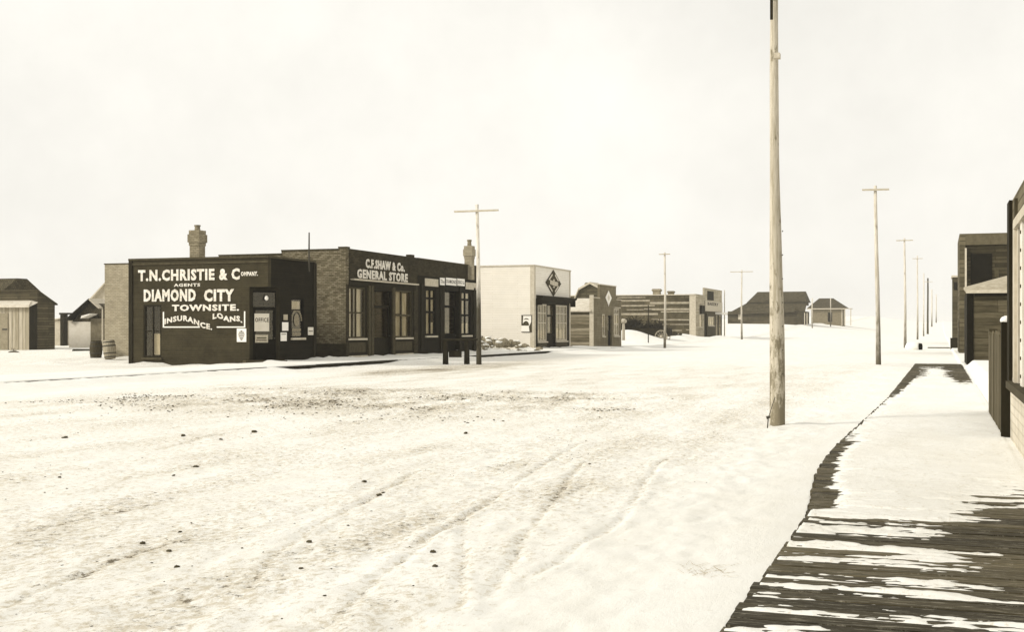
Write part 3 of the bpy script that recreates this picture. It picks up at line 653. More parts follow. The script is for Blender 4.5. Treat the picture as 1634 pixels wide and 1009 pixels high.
door(FS, t, *dR, M_DARK, .35, True, .23)
pxt(FS, 'C.F.SHAW & Co.', 583, 645, 416.5, 431, t, bold=.05)
pxt(FS, 'GENERAL STORE', 569.5, 650, 433, 447.5, t, bold=.045)
chs = P('parapet_block', MB().fb(FS, y1s-.9, y1s-.4, ZS+.001, ZS+.14, -.3, .0), M_BRKF, t)

# ------------------------------------------------------------------ drug store
t = root('drug_store', 'dark brick drug store with a row of pale sign boards over its door', 'store', (X0-5, (y1s+y2s)/2, 0))
ZD = 5.68
dwL = rect(FS, 679, 458, 696, 538); dwR = rect(FS, 736, 465, 751.5, 538); dwL = (dwL[0], dwL[1], 1.3, 4.05); dwR = (dwR[0], dwR[1], 1.3, 4.05)
dD = (FS.px(709.5, 500)[0], FS.px(732.5, 500)[0], .3, 4.0)
b = MB(); wall(b, FS, y1s+.01, y2s, 4.75, ZD, .3); P('parapet_wall', b, M_BRKF, t)
b = MB(); wall(b, FS, y1s+.01, y2s, -.2, 4.75, .3, [dwL, dwR, dD]); P('shopfront', b, mat('black_green_paint', .012, var=.3), t)
P('wall', MB().box(-44, X0-.3, y2s-.3, y2s, -.2, 5.2).box(-44, -43.7, y1s+.02, y2s-.3, -.2, 5.2), M_BRK, t)
P('roof', MB().box(-43.7, X0-.3, y1s+.02, y2s-.3, 4.8, 4.95), CLEAN, t)
P('coping', MB().fb(FS, y1s+.01, y2s+.03, ZD, ZD+.07, -.33, .04), M_TRIMM, t)
window(FS, t, *dwL, cols=(.5,), rows=(.5, .82), fm=M_BLACK, refl=((.04, .46, 0, 1), (.54, .96, .52, 1), (.54, .96, 0, .26)), bar=.12, fw=.12)
window(FS, t, *dwR, cols=(.46,), rows=(.45, .84), fm=M_BLACK, refl=((.04, .44, .46, 1), (.52, .95, .85, 1), (.04, .9, 0, .25)), bar=.12, fw=.12)
door(FS, t, *dD, M_BLACK, .4, True, .26)
for u in (672, 703, 706.5, 733.5, 756): a = FS.px(u, 500)[0]; P('pilaster', MB().fb(FS, a-.12, a+.12, .2, 4.3, 0, .08), M_DARK, t)
for u0, u1, zt, mm, nm in [(677, 698, 4.62, M_CREAM, 'plain_board'), (701, 708.3, 4.74, M_LETT, 'sign_board'), (710.5, 727, 4.78, M_LETT, 'sign_board'), (728.6, 740.2, 4.80, M_LETT, 'sign_board'), (742, 760, 4.62, M_CREAM, 'plain_board')]:
    a0 = FS.px(u0, 450)[0]; a1 = FS.px(u1, 450)[0]; P(nm, MB().fb(FS, a0, a1, zt-.44, zt, .03, .06), mm, t)
for s_, u0, u1, zt in [('The', 701.8, 707.6, 4.74), ('DIAMOND', 711, 726.5, 4.78), ('DRUG Co.', 729, 739.8, 4.8)]:
    text(FS, s_, (FS.px(u0, 450)[0], FS.px(u1, 450)[0], zt-.33, zt-.11), 'lettering', t, M_TRIMD, .008, .06, .006)
cx2, cy2 = spot(749, 76.3)
chimney(t, cx2, cy2, 4.8, CAM_Z+(525-394)/FPX*77, .56, M_BRKP, .4)

# stovepipe vents on the parapet
# ------------------------------------------------------------------ white false-front shop
yw0 = FS.px(852, 500)[0]; yw1 = FS.px(910, 500)[0]; FW = FY(yw0); ZW = 6.3; FSW = FXp(X0)
t = root('barber_shop', 'tall white clapboard shop with a dark diamond sign on its front', 'shop', (X0-6, (yw0+yw1)/2, 0))
P('wall', MB().fb(FW, -44, X0-.003, -.2, ZW, -.2, 0), M_WHITE, t)
sL = rect(FS, 858, 485, 872.5, 552); sR = rect(FS, 887, 486, 905, 552); sD = (FS.px(873.5, 500)[0], FS.px(886, 500)[0], .25, 3.55)
sL = (sL[0], sL[1], .75, 3.55); sR = (sR[0], sR[1], .75, 3.55)
b = MB(); wall(b, FS, yw0, yw1, 3.95, ZW, .2); P('false_front', b, M_WHITE, t)
b = MB(); wall(b, FS, yw0+.2, yw1, -.2, 3.95, .2, [sL, sR, sD]); P('shopfront', b, M_TRIMD, t)
P('wall', MB().box(-44, X0-.2, yw1-.2, yw1, -.2, ZW-.4).box(-44, -43.8, yw0+.2, yw1-.2, -.2, ZW-.4), M_WHITE, t)
P('roof', MB().box(-43.8, X0-.2, yw0+.2, yw1-.2, ZW-.6, ZW-.5), CLEAN, t)
P('coping', MB().fb(FW, -44, X0+.06, ZW, ZW+.10, -.22, .06).fb(FS, yw0+.24, yw1+.05, ZW, ZW+.10, -.2, .06), M_CREAM, t)
P('corner_board', MB().fb(FW, X0-.28, X0+.03, -.2, ZW, 0, .03), M_CREAM, t); P('corner_board', MB().fb(FS, yw0+.01, yw0+.34, -.2, ZW, 0, .028), M_CREAM, t)
P('corner_board', MB().fb(FS, yw1-.3, yw1, 0, ZW, 0, .03), M_CREAM, t)
P('cornice', MB().fprism(Face((0, yw0+.5), (1, 0), (0, -1)), [(X0, 3.75), (X0+.18, 3.75), (X0+.55, 4.05), (X0+.55, 4.14), (X0, 4.2)], -(yw1-yw0-.4), 0), M_DARK, t)
for yy in (yw0+.55, yw1-.1): P('bracket', MB().box(X0, X0+.42, yy, yy+.18, 3.45, 3.9), M_DARK, t)
for w4, cu_ in ((sL, ((.05, .48, .08, .30), (.55, .95, .05, .28))), (sR, ((.08, .4, .05, .34), (.5, .9, .05, .30)))):
    window(FS, t, *w4, cols=(.33, .66), rows=(.5, .78), fm=M_CREAM, fw=.12, bar=.07, refl=cu_, sm_=M_CREAM)
    P('stall_riser', MB().fb(FS, w4[0]+.03, w4[1]-.03, .36, .62, 0, .03), M_TRIMM, t)
door(FS, t, *sD, M_DARK, .45, True, .18)
# diamond sign
ds = root('diamond_sign', 'dark diamond board with pale corner strips and emblem high on the white shop', 'sign', FS.w(FS.px(882, 450)[0], 4.0, .05))
dc = FS.px(882, 452); hw = (FS.px(894.3, 452)[0]-FS.px(870, 452)[0])/2; dc = ((FS.px(894.3, 452)[0]+FS.px(870, 452)[0])/2, (FS.px(882, 431)[1]+FS.px(882, 473)[1])/2); hz_ = (FS.px(882, 431)[1]-FS.px(882, 473)[1])/2
P('board', MB().fprism(FS, [(dc[0]-hw, dc[1]), (dc[0], dc[1]-hz_), (dc[0]+hw, dc[1]), (dc[0], dc[1]+hz_)], .02, .06), M_INK, ds)
for sx_ in (-1, 1):
    for sz_ in (-1, 1):
        def dp(t_, k): return (dc[0]+sx_*hw*(1-t_)*k, dc[1]+sz_*hz_*t_*k)
        P('border_strip', MB().fprism(FS, [dp(.25, .90), dp(.78, .90), dp(.78, .74), dp(.25, .74)], .06, .072), M_PAPER, ds)
P('emblem', MB().fprism(FS, [(dc[0]-hw*.5, dc[1]-hz_*.10), (dc[0]+hw*.12, dc[1]-hz_*.22), (dc[0]+hw*.55, dc[1]-hz_*.20), (dc[0]+hw*.55, dc[1]+hz_*.10), (dc[0]-hw*.05, dc[1]+hz_*.14), (dc[0]-hw*.5, dc[1]+hz_*.22)], .073, .085), M_CREAM, ds)
P('emblem_knob', MB().fprism(FS, [(dc[0]-hw*.12, dc[1]+hz_*.16), (dc[0]+hw*.12, dc[1]+hz_*.14), (dc[0]+hw*.06, dc[1]+hz_*.30), (dc[0]-hw*.06, dc[1]+hz_*.30)], .073, .085), M_CREAM, ds)
P('emblem_knob', MB().fprism(FS, [(dc[0]-hw*.12, dc[1]-hz_*.36), (dc[0]+hw*.12, dc[1]-hz_*.36), (dc[0]+hw*.10, dc[1]-hz_*.24), (dc[0]-hw*.10, dc[1]-hz_*.24)], .073, .085), M_CREAM, ds)

# advertising panel on the white side wall
r_ = rect(FW, 832.3, 504, 849, 529.5); ap = root('advertising_panel', 'framed advertisement with dark dome picture on white side wall', 'poster', FW.w(r_[0], r_[2], .03))
W_ = r_[1]-r_[0]; H_ = r_[3]-r_[2]; q = lambda p, s_: (r_[0]+W_*p, r_[2]+H_*s_)
P('sheet', MB().fb(FW, *r_, .02, .04), M_LETT, ap)
P('dark_strip', MB().fprism(FW, [q(0, .38), q(.12, .45), q(.17, 1), q(0, 1)], .04, .05), M_INK, ap)
P('dark_strip', MB().fprism(FW, [q(.78, 0), q(1, 0), q(1, 1), q(.93, 1), q(.93, .6), q(.72, .3)], .04, .05), M_INK, ap)
P('printed_dome', MB().fprism(FW, [q(0, .39), q(.7, .38), q(.74, .44), q(.64, .60), q(.5, .66), q(.38, .66), q(.22, .58), q(.12, .46)], .051, .06), M_INK, ap)
P('printed_arch', MB().fprism(FW, [q(.2, .74), q(.4, .84), q(.6, .83), q(.76, .72), q(.6, .77), q(.4, .78)], .051, .06), M_TRIMM, ap)
P('frame', MB().fb(FW, r_[0], r_[1], r_[2]-.04, r_[2], .02, .07).fb(FW, r_[0], r_[1], r_[3], r_[3]+.04, .02, .07), M_TRIMD, ap)
# stone rubble with snow between the drug store and the white shop
rb = MB(); rs = MB(); rr = random.Random(5)
for k in range(230):
    x = -24.9-rr.random()**.8*9; y = rr.uniform(73.2, 83.5); h = max(.2, (1.35-(x+33)*.1)*math.exp(-((y-80.0)/4)**2)*(1 if x < -28 else .45)); r = rr.uniform(.12, .36)
    if x > -27.6 and rr.random() < .8: continue
    rb.lump((x, y, h-.1), r, 6, 4, .7, rr)
    if rr.random() < .6: rs.lump((x+.04, y-.05, h-.1+r*.42), r*.8, 7, 4, .38, rr)
rub = root('rubble_pile', 'heap of broken stone dusted with snow beside the white shop', 'rubble', (-30, 79, 0))
o = P('broken_stone', rb, M_ROCK, rub); o['kind'] = 'stuff'
o = P('snow_cap', rs, CLEAN, rub, smooth=True); o['kind'] = 'stuff'

# ------------------------------------------------------------------ small grey false-front shop
ye0 = FS.px(947, 500)[0]; ye1 = FS.px(991.5, 500)[0]; FE = FY(ye0)
t = root('boarding_shop', 'grey board shop with stepped false front and a pale diamond sign', 'shop', (X0-5, (ye0+ye1)/2, 0))
za, zb_ = 4.35, 5.55; yc0 = FS.px(957, 500)[0]; yc1 = FS.px(983, 500)[0]
e1 = (FS.px(961, 500)[0], FS.px(965.3, 500)[0], 1.05, 3.0); e2 = (FS.px(979.5, 500)[0], FS.px(988, 500)[0], 1.05, 3.55); eD = (FS.px(970, 500)[0], FS.px(976.5, 500)[0], .2, 2.9)
b = MB(); wall(b, FS, ye0, ye1, -.2, za, .2, [e1, e2, eD]); b.fb(FS, yc0, yc1, za, zb_, -.2, 0); P('false_front', b, M_GREYB, t)
P('false_front_cap', MB().fb(FS, yc0-.05, yc1+.05, zb_, zb_+.08, -.22, .05).fb(FS, ye0, yc0-.06, za, za+.08, -.22, .05).fb(FS, yc1+.06, ye1, za, za+.08, -.22, .05), M_CREAM, t)
bd = [.30, .28, .33, .26, .31, .30, .27, .32, .30, .27, .31, .2]; z = 0
for k, h in enumerate(bd):
    if z+h > 3.35: break
    P('side_board', MB().fb(FE, -42, X0-.2, z+.012, z+h-.012, -.08, random.uniform(0, .03)), mat('side_board_%d' % (k % 4), [.17, .24, .10, .15][k % 4], var=.45, scale=2.5, stretch=(.4, 1, 3)), t); z += h
P('wall_sheathing', MB().fb(FE, -42, X0-.2, -.2, 3.35, -.2, -.09).box(-42, X0-.2, ye1-.2, ye1, -.2, 3.35).box(-42, -41.8, ye0+.2, ye1-.2, -.2, 3.35), M_DARK, t)
ym = (ye0+ye1)/2
P('roof', MB().poly([(-42, ye0-.3, 3.28), (X0-.2, ye0-.3, 3.28), (X0-.2, ym, 4.45), (-42, ym, 4.45), (X0-.2, ye1+.2, 3.28), (-42, ye1+.2, 3.28),
    (-42, ye0-.3, 3.16), (X0-.2, ye0-.3, 3.16), (X0-.2, ym, 4.33), (-42, ym, 4.33), (X0-.2, ye1+.2, 3.16), (-42, ye1+.2, 3.16)],
    [(0, 1, 2, 3), (3, 2, 4, 5), (7, 6, 9, 8), (8, 9, 11, 10), (0, 6, 7, 1), (5, 4, 10, 11), (1, 7, 8, 2), (2, 8, 10, 4), (0, 3, 9, 6), (3, 5, 11, 9)]), mat('snowy_shingle', .55, var=.25, scale=3), t)
P('corner_post', MB().fb(FE, X0-.33, X0+.02, -.1, za+.25, 0, .10), M_CREAM, t)
window(FS, t, *e1, cols=(), rows=(.4,), fm=M_CREAM, refl=((0, 1, .42, 1),), fw=.1); window(FS, t, *e2, cols=(.5,), rows=(.42, .82), fm=M_CREAM, refl=((0, 1, .45, .8),), fw=.12, bar=.1)
door(FS, t, *eD, M_BLACK, .5, False, .15)
P('window_hood', MB().fb(FS, e2[0]-.1, e2[1]+.1, 3.6, 3.68, 0, .12), M_CREAM, t)
dc = FS.px(970.5, 475.5); da = 1.15
ds = root('pale_diamond_sign', 'pale diamond sign with grey centre on the stepped grey front', 'sign', FS.w(dc[0], dc[1], .03))
P('board', MB().fprism(FS, [(dc[0]-1.05, dc[1]), (dc[0]-.2, dc[1]-.55), (dc[0], dc[1]-.75), (dc[0]+.2, dc[1]-.55), (dc[0]+1.05, dc[1]), (dc[0], dc[1]+.65)], .02, .05), M_LETT, ds)
P('emblem', MB().fprism(FS, [(dc[0]-.4, dc[1]), (dc[0], dc[1]-.3), (dc[0]+.4, dc[1]), (dc[0], dc[1]+.3)], .05, .06), M_PAPER, ds)

# gambrel roofed building behind
dg = 140; gx0 = spot(919.5, dg)[0]; gx1 = spot(960, dg)[0]; gy = dg*.95; FG = FY(gy)
def gp(u, v): return FG.px(u, v)
t = root('gambrel_barn', 'dark gambrel roofed barn behind the grey stepped front', 'barn', (gp(940, 500)[0], gy+5, 0))
apx = gp(942, 453)[0]; zA = gp(942, 453.5)[1]; xk = gp(924, 463.5)[0]; zk = gp(924, 463.5)[1]; xe_ = gp(918.5, 482)[0]; ze = gp(918, 482)[1]
pts = [(xe_, -.1), (2*apx-xe_, -.1), (2*apx-xe_, ze), (2*apx-xk, zk), (apx, zA), (xk, zk), (xe_, ze)]
P('wall', MB().fprism(FG, pts, -3, 0), M_DARKB, t)
for k in (0, 1):
    s_ = -1 if k else 1; f_ = lambda x: apx+s_*(x-apx)
    for (xa, za_, xb_, zb2) in ((xe_-.25, ze-.2, xk, zk), (xk, zk, apx, zA)):
        q4 = [(f_(xa), za_+.02), (f_(xb_), zb2+.02), (f_(xb_), zb2+.24), (f_(xa), za_+.24)]
        P('roof_slope', MB().fprism(FG, q4 if s_ > 0 else q4[::-1], -3.3, .35), mat('pale_roof_edge', .45, var=.2), t)
chimney(t, gp(934.5, 450)[0], gy+1.5, zk, gp(934, 450.5)[1], .8, M_CHIM, 0)

# ------------------------------------------------------------------ long battened building and the shop beside it
yf0 = FS.px(1110, 500)[0]; yf1 = FS.px(1123.5, 500)[0]; FF = FY(yf0); z0f = float(base_z(X0, yf0)); ZF = 5.8
t = root('striped_warehouse', 'long warehouse with dark tar paper sides crossed by pale battens', 'warehouse', (X0-8, yf0+3, z0f))
xf = -52
P('wall', MB().fb(FF, xf, X0-.2, -.2, ZF, -.2, 0), M_TAR, t)
P('wall', MB().box(xf, X0-.2, yf1-.2, yf1, -.2, ZF).box(xf, xf+.2, yf0+.2, yf1-.2, -.2, ZF), M_TAR, t)
P('roof', MB().box(xf-.1, X0-.1, yf0-.15, yf1, ZF, ZF+.12), M_CREAM, t)
for (u0, u1, v0, v1) in [(985, 1037, 479, 481.2), (1037, 1110, 482.2, 485), (985, 1045, 487.2, 489), (1028, 1110, 492.5, 495), (1055, 1110, 496.8, 498.6), (985, 1050, 500, 503), (1050, 1110, 510, 511.6),
                          (1040, 1090, 509.5, 510.2), (1048, 1110, 517.4, 518.6), (985, 1030, 474.5, 475.6), (1060, 1088, 527, 528.4), (1095, 1110, 526, 527.4), (1000, 1040, 494, 495)]:
    a0, a1, zz0, zz1 = rect(FF, u0, v0, u1, v1); P('batten', MB().fb(FF, a0, min(a1, X0-.78), zz0, zz1, .003+random.random()*.01, .05), mat('pale_batten', .32, var=.4, scale=3), t)
b = MB(); wF = rect(FS, 1118, 508, 1122, 528); wF = (yf0+2.6, yf0+4.4, 1.9, 3.5); wall(b, FS, yf0, yf1, -.2, ZF+.15, .2, [wF]); P('front_wall', b, M_SAND, t)
P('corner_board', MB().fb(FF, X0-.75, X0+.02, -.1, ZF+.14, 0, .05), M_CREAM, t)
window(FS, t, *wF, fm=M_CREAM, cols=(), rows=(.5,))
P('dark_bracket', MB().fb(FS, yf0+2.6, yf0+4.6, 3.55, 4.6, 0, .3), M_DARK, t)
for u, v0 in ((1041, 461.5), (1064, 465)):
    x_, z_ = FF.px(u, v0); chimney(t, x_, yf0+2.5, ZF, z_+.1, 1.0 if u < 1050 else .8, M_BRKP if u < 1050 else M_CHIM, 0)
yg0, yg1 = yf1+.01, FS.px(1152, 500)[0]; z0g = float(base_z(X0, yg0))
t = root('bakery_shop', 'small shop with a pale lettered sign panel, far end of the left row', 'shop', (X0-4, (yg0+yg1)/2, z0g))
gwin = (yg0+3, yg0+7.4, 1.9, 4.0); gd = (yg0+2.2, yg0+4.4, .35, 1.75)
b = MB(); wall(b, FS, yg0, yg1, -.2, 3.95, .2, [(yg0+.6, yg0+2.0, .35, 3.7), (yg0+3, yg0+7.4, 2.1, 3.3), (yg0+8.6, yg0+9.8, .8, 3.5), (yg0+11, yg0+12.4, .8, 3.5)]); P('shopfront', b, M_TRIMM, t)
P('sign_panel', MB().fb(FS, yg0+.3, yg1-.3, 3.96, 5.25, -.15, .12), M_CREAM, t)
P('parapet', MB().fb(FS, yg0+.1, yg1, 5.26, 6.9, -.2, 0), M_SAND, t)
P('dark_panel', MB().fb(FS, yg0+2.2, yg0+6.6, 5.4, 6.55, 0, .05), M_TRIMD, t)
P('canopy', MB().fb(FS, yg0+8, yg1-.8, 3.6, 3.9, 0, .9), M_LETT, t)
door(FS, t, yg0+.6, yg0+2.0, .35, 3.7, M_DARK, .5, True, .15); window(FS, t, yg0+3, yg0+7.4, 2.1, 3.3, cols=(.33, .66), rows=(), fm=M_CREAM)
window(FS, t, yg0+8.6, yg0+9.8, .8, 3.5, cols=(), rows=(.5,), fm=M_CREAM, refl=((0, 1, 0, .4),)); window(FS, t, yg0+11, yg0+12.4, .8, 3.5, cols=(), rows=(.5,), fm=M_CREAM, refl=((0, 1, 0, .4),))
P('wall', MB().box(-40, X0-.2, yg0, yg0+.2, -.2, 5.6).box(-40, X0-.2, yg1-.2, yg1, -.2, 5.6).box(-40, -39.8, yg0+.2, yg1-.2, -.2, 5.6).box(-39.8, X0-.2, yg0+.2, yg1-.2, 5.4, 5.6), M_DARKB, t)
text(FS, 'BAKERY', (yg0+1.8, yg1-3.5, 4.72, 5.12), 'lettering', t, M_TRIMD, .03, .12, .01)
P('bracing_pole', MB().tube((X0+.3, yg1+.3, 0), (X0+.3, yg1+.3, 7.0), .09, .05), M_CREAM, t)

# ------------------------------------------------------------------ wagon in the drift
dwg = 128.5; wx, wy = spot(1055, dwg); wz = float(base_z(wx, wy)); wz = CAM_Z-22.5/FPX*dwg
t = root('farm_wagon', 'dark farm wagon with tall spoked wheels half hidden behind a drift', 'wagon', (wx-1.3, wy+.8, wz))
def wheel(cx, cy, cz, r):
    n = 22; b = MB()
    for k in range(n):
        t0, t1 = 2*math.pi*k/n, 2*math.pi*(k+1)/n; p = []
        for yy in (cy-.045, cy+.045):
            for tt, rr_ in ((t0, r), (t1, r), (t1, r-.075), (t0, r-.075)): p.append((cx+rr_*math.cos(tt), yy, cz+rr_*math.sin(tt)))
        b.poly(p, [(0, 1, 2, 3), (7, 6, 5, 4), (1, 0, 4, 5), (3, 2, 6, 7)])
    h = P('wheel', MB().lathe((cx, cy+.14, cz), [(.07, 0), (.11, .05), (.12, .2), (.07, .3)], 12, Vector((0, -1, 0))), M_CREAM, t)
    P('rim', b, mat('worn_wheel_paint', .34, var=.4, scale=8), h)
    for k in range(12):
        a = 2*math.pi*k/12; P('spoke', MB().tube((cx+.1*math.cos(a), cy, cz+.1*math.sin(a)), (cx+(r-.06)*math.cos(a), cy, cz+(r-.06)*math.sin(a)), .03, .024, 6), MATS['worn_wheel_paint'], h)
rW = .68
for xx, rr_ in ((wx, rW), (wx-2.6, .56)):
    for yy in (wy, wy+1.5): wheel(xx, yy, wz+rr_, rr_)
    P('axle', MB().tube((xx, wy, wz+rr_), (xx, wy+1.5, wz+rr_), .05), M_DARK, t)
P('box_side', MB().box(wx-3.3, wx+.9, wy+.2, wy+.26, wz+.85, wz+1.55), M_DARK, t); P('box_side', MB().box(wx-3.3, wx+.9, wy+1.24, wy+1.3, wz+.85, wz+1.55), M_DARK, t)
P('box_floor', MB().box(wx-3.3, wx+.9, wy+.26, wy+1.24, wz+.82, wz+.88), M_DARK, t); P('box_end', MB().box(wx+.84, wx+.9, wy+.262, wy+1.238, wz+.88, wz+1.55).box(wx-3.3, wx-3.24, wy+.262, wy+1.238, wz+.88, wz+1.55), M_DARK, t)
P('seat', MB().box(wx-2.7, wx-2.2, wy+.1, wy+1.4, wz+1.75, wz+1.82).box(wx-2.5, wx-2.42, wy+.3, wy+.36, wz+1.5, wz+1.75).box(wx-2.5, wx-2.42, wy+1.14, wy+1.2, wz+1.5, wz+1.75).box(wx-2.75, wx-2.7, wy+.1, wy+1.4, wz+1.82, wz+2.05), M_DARK, t)
P('tongue', MB().tube((wx-2.6, wy+.75, wz+.5), (wx-5.4, wy+.75, wz+.3), .05), M_DARK, t)
# brush heap behind the wagon
b = MB(); rr = random.Random(9); hx, hy = spot(1030, 136)
for k in range(900):
    a = rr.uniform(-3.3, 3.4); h = rr.random()**.7*(2.5-.14*a*a if a < .5 else 1.9)*(.9); x = hx-1.2+a; y = hy+rr.uniform(-1.6, 1.6)
    d = Vector((rr.gauss(0, 1), rr.gauss(0, .6), rr.gauss(0, .5))).normalized()*rr.uniform(.4, 1.0)
    p = Vector((x, y, .4+max(0, h))); b.tube(p-d, p+d, .05, .02, 4, False)
for k in range(60):
    a = rr.uniform(-2.8, 2.8); b.lump((hx-1.2+a, hy+rr.uniform(-1, 1), .6+rr.random()*(1.6-.1*a*a)), rr.uniform(.3, .6), 6, 4, .8, rr)
o = P('brush_heap', b, mat('dark_brush', .018, var=.5, scale=6), None, origin=(hx, hy, .2)); tag(o, 'dark tangled heap of brush piled behind the farm wagon', 'brush heap')
b = MB(); hx, hy = spot(1074, 134)
for k in range(34): b.lump((hx+rr.gauss(0, .55), hy+rr.uniform(-.5, .5), .35+rr.random()*.85), rr.uniform(.2, .42), 6, 4, .75, rr)
o = P('dark_heap', b, mat('dark_refuse', .04, var=.5, scale=6), None, origin=(hx, hy, .2)); tag(o, 'low dark heap just right of the wagon wheel', 'heap')
# slim posts near the drift
def post(u, vb, vt, d, r, label, cat='post', m=M_DARK, name='post', base=False, cap=False):
    x, y = spot(u, d); zb = CAM_Z-(vb-525)/FPX*d; zt = CAM_Z-(vt-525)/FPX*d
    t_ = root(name, label, cat, (x, y, zb)); P('shaft', MB().tube((x, y, zb-.2), (x, y, zt), r, r*.8, 8), m, t_)
    if base: P('foot', MB().lathe((x, y, zb-.05), [(r*3.2, 0), (r*2.6, .12), (r*1.2, .3)], 10), m, t_)
    if cap: P('cap', MB().lathe((x, y, zt), [(r*1.2, 0), (r*1.9, .08), (r*1.9, .3), (r*.8, .42)], 10), m, t_)
    return t_
post(1034.5, 552, 487, 121, .055, 'slim dark post standing on a low plank before the drift', m=M_DARK, base=True)
x, y = spot(1034, 121); b = MB().box(x-3.2, x+.5, y-.15, y+.15, -.05, .10); tag(P('fallen_plank', b, M_DARK, None, origin=(x, y, 0)), 'dark plank lying along the foot of the snow drift', 'plank')
post(995, 540, 516, 116, .16, 'short pale capped post at the left of the drift', m=M_CREAM, cap=True)

# ------------------------------------------------------------------ hillside houses
def hx(F, *uv): return [F.px(u, v) for u, v in uv]
d = 232; r_, _ = ray(1235, 500); yh = r_.y*d; FH = FY(yh); zb = float(base_z(r_.x*d, yh))
t = root('hill_farmhouse', 'large dark shingled house with a long lean-to on the snowy rise', 'house', (FH.px(1235, 500)[0], yh+6, zb))
L0 = FH.px(1158, 500)[0]; L1 = FH.px(1196, 500)[0]; Rr = FH.px(1281, 500)[0]; ze = FH.px(1200, 497)[1]; zm = FH.px(1200, 483)[1]; zt = FH.px(1200, 464.5)[1]; zr = FH.px(1158, 501)[1]
P('wall', MB().box(L0+.4, Rr, yh, yh+12, zb-1.2, ze), M_DARKB, t)
P('lower_roof', MB().poly([(L0, yh-.6, zr-.2), (Rr+.5, yh-.6, ze-.1), (Rr+.5, yh+2.5, zm), (L1-.8, yh+2.5, zm), (L0, yh+12, zr-.2), (L1-.8, yh+12, zm)], [(0, 1, 2, 3), (0, 3, 5, 4)]), M_SHING, t)
P('upper_wall', MB().box(L1-.4, Rr, yh+2.5, yh+11, zm-.5, zm+.35), M_DARKB, t)
a1_ = FH.px(1201, 500)[0]
P('upper_roof', MB().poly([(L1-.9, yh+2.2, zm), (Rr+.4, yh+2.2, zm+.1), (Rr-.1, yh+6.7, zt), (a1_, yh+6.7, zt), (L1-.9, yh+11.3, zm), (Rr+.4, yh+11.3, zm+.1)], [(0, 1, 2, 3), (3, 2, 5, 4), (0, 3, 4), (1, 5, 2)]), M_SHING, t)
P('gable_window', MB().fb(FXp(Rr+.01), yh+5.8, yh+7.2, zm+.2, zm+1.4, 0, .05), M_CREAM, t)
px0, px1 = FH.px(1273, 500)[0], FH.px(1290, 500)[0]; zp = FH.px(1275, 493)[1]; zpb = FH.px(1280, 518)[1]
po = P('porch', MB().box(px0, px1-.9, yh-1.6, yh-.1, zpb-.6, zp-.35), mat('porch_dark', .05, var=.4), t)
P('porch_roof', MB().hexa([(px0-.3, yh-1.9, zp-.25), (px1-.2, yh-1.9, zp-.8), (px1-.2, yh, zp-.8), (px0-.3, yh, zp-.25), (px0-.3, yh-1.9, zp), (px1-.2, yh-1.9, zp-.6), (px1-.2, yh, zp-.6), (px0-.3, yh, zp)]), M_SHING, po)
for xx in (px1-.6, px1-.15): P('porch_post', MB().box(xx, xx+.14, yh-1.8, yh-1.66, zpb-.6, zp-.8), M_CREAM, po)
P('side_window', MB().fb(FH, FH.px(1178, 0)[0], FH.px(1182, 0)[0], ze-1.6, ze-.6, 0, .05), M_CREAM, t)
P('foundation', MB().box(L0+.3, Rr+.1, yh-.1, yh+12.1, zb-2.0, zb-.9), M_DARK, t)
d = 268; r_, _ = ray(1320, 500); yh = r_.y*d; FH = FY(yh); zb = CAM_Z+12.5/FPX*d
t = root('hip_roof_house', 'low house with a dark hipped roof and pale eaves on the rise', 'house', (FH.px(1320, 500)[0], yh+4, zb))
a0, z_e = FH.px(1290, 492.5); a1 = FH.px(1347, 500)[0]; zt = FH.px(1320, 475.5)[1]; b0 = FH.px(1304, 0)[0]; b1 = FH.px(1327, 0)[0]
P('wall', MB().box(a0+.6, a1-.4, yh, yh+9, zb-2, z_e), mat('house_grey_board', .17, var=.3), t)
P('roof', MB().poly([(a0-.3, yh-.6, z_e), (a1+.6, yh-.6, z_e), (a1+.6, yh+9.6, z_e), (a0-.3, yh+9.6, z_e), (b0, yh+4.5, zt), (b1, yh+4.5, zt)], [(0, 1, 5, 4), (1, 2, 5), (2, 3, 4, 5), (3, 0, 4), (3, 2, 1, 0)]), M_SHING, t)
P('eaves_board', MB().box(a0-.3, a1+.6, yh-.7, yh-.62, z_e-.22, z_e), M_CREAM, t)
P('veranda_roof', MB().box(a1+.6, a1+1.6, yh-.6, yh+4, z_e-.12, z_e), M_CREAM, t)
for xx in (a1+.1, a1+1.35): P('veranda_post', MB().box(xx, xx+.18, yh-.5, yh-.32, zb-1, z_e-.13), M_CREAM, t)
P('corner_board', MB().box(a1-.55, a1-.38, yh-.06, yh-.002, zb-1, z_e-.23), M_CREAM, t)
P('door', MB().box(a0+4.2, a0+5.1, yh-.05, yh-.002, zb-.2, zb+1.9), M_DARK, t)

